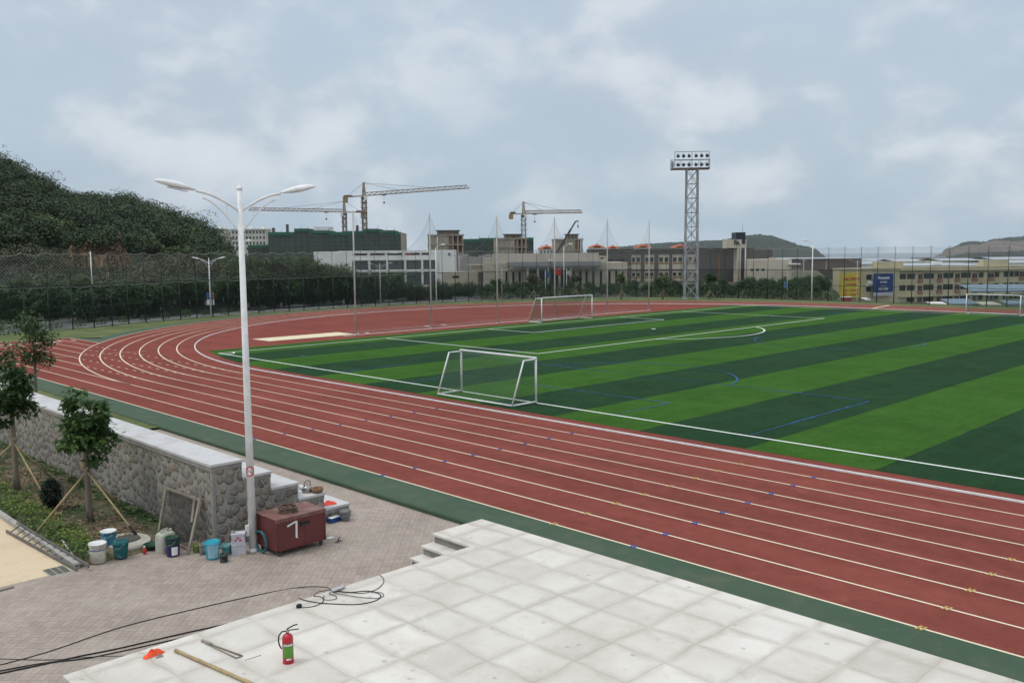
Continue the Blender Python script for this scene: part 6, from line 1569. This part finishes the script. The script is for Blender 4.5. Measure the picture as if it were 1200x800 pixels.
crane('tower_crane', 426.5, 390, 214.5, 229.5, 548.5, 220.5, 402, 'tallest tower crane with a long jib rising to the right')
crane('tower_crane', 403.5, 440, 236, 248.5, 293, 246.5, 428, 'lower tower crane whose jib points left behind the lamp')
crane('tower_crane', 613.5, 400, 237, 250.5, 681.5, 249.5, 597, 'tower crane with pale jib above the second concrete frame')
b = thing('crane_boom', (*at(654.5, 300, 300)[:2], -.5), 'dark telescopic mobile crane boom slanting up right of the goal pole', 'mobile crane', rz=YR)
q0, q1 = at(654.5, 293, 300).z+.5, at(674.5, 259.5, 300).z+.5; k_ = 300/FPX; dx_ = 20*k_
mb = MB(); d_ = Vector((dx_, 0, q1-q0)); p0 = Vector((0, 0, q0)); st_ = p0-d_*.55
mb.bar(st_, p0+d_*.35, .85, .95); mb.bar(p0+d_*.35, p0+d_*.72, .65, .7); mb.bar(p0+d_*.72, p0+d_, .48, .5); mb.bar(p0+d_, p0+d_+Vector((1.0, 0, .15)), .4); mb.build('boom', CRG, b)
mb = MB(); e = p0+d_+Vector((.8, 0, 0)); mb.tube([e, e-Vector((0, 0, 1.2))], .06, 4); mb.box(e.x-.2, e.x+.2, -.2, .2, e.z-2.1, e.z-1.2); mb.build('hook', CRG, b)
mb = MB(); mb.box(st_.x-4.5, st_.x+4.5, -1.3, 1.3, .6, 2.2); mb.box(st_.x-1.5, st_.x+1.5, -1.2, 1.2, 2.21, 3.6)
for x in (-3.5, -2.0, 2.0, 3.5):
    for y in (-1.32, 1.02): mb.tube([(st_.x+x, y, .55), (st_.x+x, y+.3, .55)], .55, 12)
mb.build('carrier', CRY, b)
# --- far hills
def farhill(name, prof, F, dep, mat, seed, lowv=303, rockmat=None, sub=90, amp=1.0):
    rg = random.Random(seed); mb = MB(); u0, u1 = prof[0][0], prof[-1][0]; NJ = 30
    def pv(u):
        for (a, b_), (c, d) in zip(prof, prof[1:]):
            if a <= u <= c: s = (u-a)/(c-a); s = s*s*(3-2*s)*.5+s*.5; return b_+(d-b_)*s
        return prof[-1][1]
    k = F/FPX
    for j in range(NJ+1):
        for i in range(sub+1):
            u = u0+(u1-u0)*i/sub; s = j/(NJ-6); Fj = F+dep*j/NJ; top = at(u, pv(u), F+dep*(NJ-6)/NJ).z; q_ = at(u, 300, Fj)
            z = -15+(top+15)*min(1, s)**(.45 if rockmat else .8) if s <= 1 else top-(s-1)*60
            z += rg.uniform(-1, 1)*amp*k*.6*(1 if 0 < s else 0)
            mb.v.append((q_.x+rg.uniform(-1, 1)*k, q_.y, z))
    for j in range(NJ):
        for i in range(sub): a_ = j*(sub+1)+i; mb.f.append((a_, a_+1, a_+sub+2, a_+sub+1)); mb.m.append(1 if rockmat and 2 <= j < 15+3*sin(i*.13) else 0); mb.smooth.append(True)
    struct(name, mb, [mat, rockmat] if rockmat else [mat])
farhill('far_hill', [(640, 302), (680, 298), (700, 292.5), (725, 289), (760, 285.5), (800, 283.5), (840, 281.5), (865, 278.5), (878, 275.5), (888, 274.5), (902, 276), (920, 281), (938, 287.5), (947, 289), (956, 292), (962, 297), (968, 301)], 1500, 500, FARHILL, 1, sub=300, amp=1.6)
farhill('quarried_headland', [(1096, 300), (1103, 298), (1109, 291.5), (1116, 290.5), (1120, 288), (1128, 284), (1140, 282.5), (1150, 283.5), (1165, 280), (1185, 278), (1205, 276.5), (1240, 272), (1290, 269), (1340, 276), (1380, 295)], 1900, 400, FARHILL, 2, rockmat=ROCKF, sub=260, amp=1.6)
# ================================================================ haze, camera, light, sky
mb = MB(); mb.box(-5900, 5900, -5900, 5900, -24, 130); hz_o = mb.build('haze', bpy.data.materials.new('haze_air')); tag(hz_o, kind='stuff')
m = hz_o.data.materials[0]; m.use_nodes = True; m.node_tree.nodes.clear(); pvn = m.node_tree.nodes.new('ShaderNodeVolumePrincipled'); mo = m.node_tree.nodes.new('ShaderNodeOutputMaterial')
pvn.inputs['Color'].default_value = (.80, .87, .93, 1); pvn.inputs['Density'].default_value = .00008; pvn.inputs['Anisotropy'].default_value = .2; m.node_tree.links.new(pvn.outputs[0], mo.inputs['Volume'])
cam = bpy.data.cameras.new('camera'); co = bpy.data.objects.new('camera', cam); COL.objects.link(co); SC.camera = co
cam.sensor_fit = 'HORIZONTAL'; cam.sensor_width = 36; cam.lens = FPX/1200*36; cam.clip_start = .1; cam.clip_end = 20000
Rv = Vector((ca, sa, 0)); Fv = Vector((-sa*cp, ca*cp, -sp)); Dv = Vector((sa*sp, -ca*sp, -cp))
c_, s_ = cos(ROLL), sin(ROLL); right = Rv*c_+Dv*s_; down = -Rv*s_+Dv*c_
mt = Matrix((( right.x, -down.x, -Fv.x, 0), (right.y, -down.y, -Fv.y, 0), (right.z, -down.z, -Fv.z, CAMH), (0, 0, 0, 1))); co.matrix_world = mt
sun = bpy.data.lights.new('sun', 'SUN'); sun.energy = .9; sun.angle = radians(16); sun.color = (1, .97, .92); so = bpy.data.objects.new('sun', sun); COL.objects.link(so)
SEL, SAZ = radians(62), radians(205)     # elevation, azimuth of the sun measured from +Y clockwise
sd = Vector((sin(SAZ)*cos(SEL), cos(SAZ)*cos(SEL), sin(SEL))); so.rotation_euler = sd.to_track_quat('Z', 'Y').to_euler()
w = bpy.data.worlds.new('World'); SC.world = w; w.use_nodes = True; nt_ = w.node_tree; N = nt_.nodes; Lk = nt_.links.new
bg = N['Background']; sky = N.new('ShaderNodeTexSky'); sky.sky_type = 'NISHITA'; sky.sun_disc = False; sky.sun_elevation = SEL; sky.sun_rotation = SAZ; sky.air_density = 1.4; sky.dust_density = 4; sky.ozone_density = 1.5
tc = N.new('ShaderNodeTexCoord'); sp_ = N.new('ShaderNodeSeparateXYZ'); Lk(tc.outputs['Generated'], sp_.inputs[0])
def wm(op, a, b=None, clamp=False):
    nd = N.new('ShaderNodeMath'); nd.operation = op; nd.use_clamp = clamp
    for i, x in enumerate((a, b)):
        if x is None: continue
        if isinstance(x, (int, float)): nd.inputs[i].default_value = x
        else: Lk(x, nd.inputs[i])
    return nd.outputs[0]
zz = wm('MAXIMUM', sp_.outputs[2], 0.0); zd = wm('ADD', zz, .16)
cv = N.new('ShaderNodeCombineXYZ'); Lk(wm('DIVIDE', sp_.outputs[0], zd), cv.inputs[0]); Lk(wm('DIVIDE', sp_.outputs[1], zd), cv.inputs[1])
def wn(scale, detail, rough, dist=0):
    nd = N.new('ShaderNodeTexNoise'); nd.inputs['Scale'].default_value = scale; nd.inputs['Detail'].default_value = detail; nd.inputs['Roughness'].default_value = rough; nd.inputs['Distortion'].default_value = dist; Lk(cv.outputs[0], nd.inputs['Vector']); return nd.outputs['Fac']
def wr(f, stops, ease='B_SPLINE'):
    nd = N.new('ShaderNodeValToRGB'); nd.color_ramp.interpolation = ease; e = nd.color_ramp.elements
    while len(e) < len(stops): e.new(.5)
    for q_, (p_, c) in zip(e, stops): q_.position = p_; q_.color = (*c, 1) if isinstance(c, tuple) else (c, c, c, 1)
    Lk(f, nd.inputs[0]); return nd.outputs[0]
def wmix(f, a, b):
    nd = N.new('ShaderNodeMix'); nd.data_type = 'RGBA'
    for i, x in ((0, f), (6, a), (7, b)):
        if isinstance(x, (int, float)): nd.inputs[i].default_value = x
        elif isinstance(x, tuple): nd.inputs[i].default_value = (*x, 1)
        else: Lk(x, nd.inputs[i])
    return nd.outputs[2]
K = 10.0   # the background node runs at strength 0.1
def kc(r, g, b): return (r*K, g*K, b*K)
grad = N.new('ShaderNodeMapRange'); grad.inputs[1].default_value = 0; grad.inputs[2].default_value = .30; Lk(zz, grad.inputs[0])
basec = wmix(grad.outputs[0], kc(.385, .505, .60), kc(.45, .54, .65))
cv2 = N.new('ShaderNodeCombineXYZ'); Lk(sp_.outputs[0], cv2.inputs[0]); Lk(sp_.outputs[1], cv2.inputs[1]); Lk(wm('MULTIPLY', sp_.outputs[2], 1.7), cv2.inputs[2])
def wn2(scale, detail, rough, dist=0):
    nd = N.new('ShaderNodeTexNoise'); nd.inputs['Scale'].default_value = scale; nd.inputs['Detail'].default_value = detail; nd.inputs['Roughness'].default_value = rough; nd.inputs['Distortion'].default_value = dist; Lk(cv2.outputs[0], nd.inputs['Vector']); return nd.outputs['Fac']
puff = wm('MULTIPLY', wr(wn2(8.5, 6, .52, .15), [(.46, 0.0), (.62, 1.0)]), wr(wn2(3.0, 3, .5), [(.38, 0.25), (.56, 1.0)]))
dark = wr(wn2(3.4, 5, .5), [(.42, 0.0), (.62, 1.0)])
c1 = wmix(wm('MULTIPLY', dark, .40), basec, kc(.43, .48, .57))
c2 = wmix(wm('MULTIPLY', puff, .85), c1, kc(.73, .765, .80))
zen = N.new('ShaderNodeMapRange'); zen.inputs[1].default_value = .28; zen.inputs[2].default_value = .95; Lk(zz, zen.inputs[0])
c3 = wmix(zen.outputs[0], c2, kc(1.05, 1.10, 1.15))
c4 = wmix(.06, c3, sky.outputs[0]); Lk(c4, bg.inputs[0]); bg.inputs[1].default_value = .1
SC.view_settings.view_transform = 'Standard'; SC.view_settings.look = 'None'; SC.view_settings.exposure = .16; SC.view_settings.gamma = 1; SC.view_settings.use_curve_mapping = False
SC.cycles.use_denoising = True; SC.cycles.max_bounces = 7; SC.cycles.transparent_max_bounces = 24; SC.cycles.volume_bounces = 1; SC.cycles.use_adaptive_sampling = True
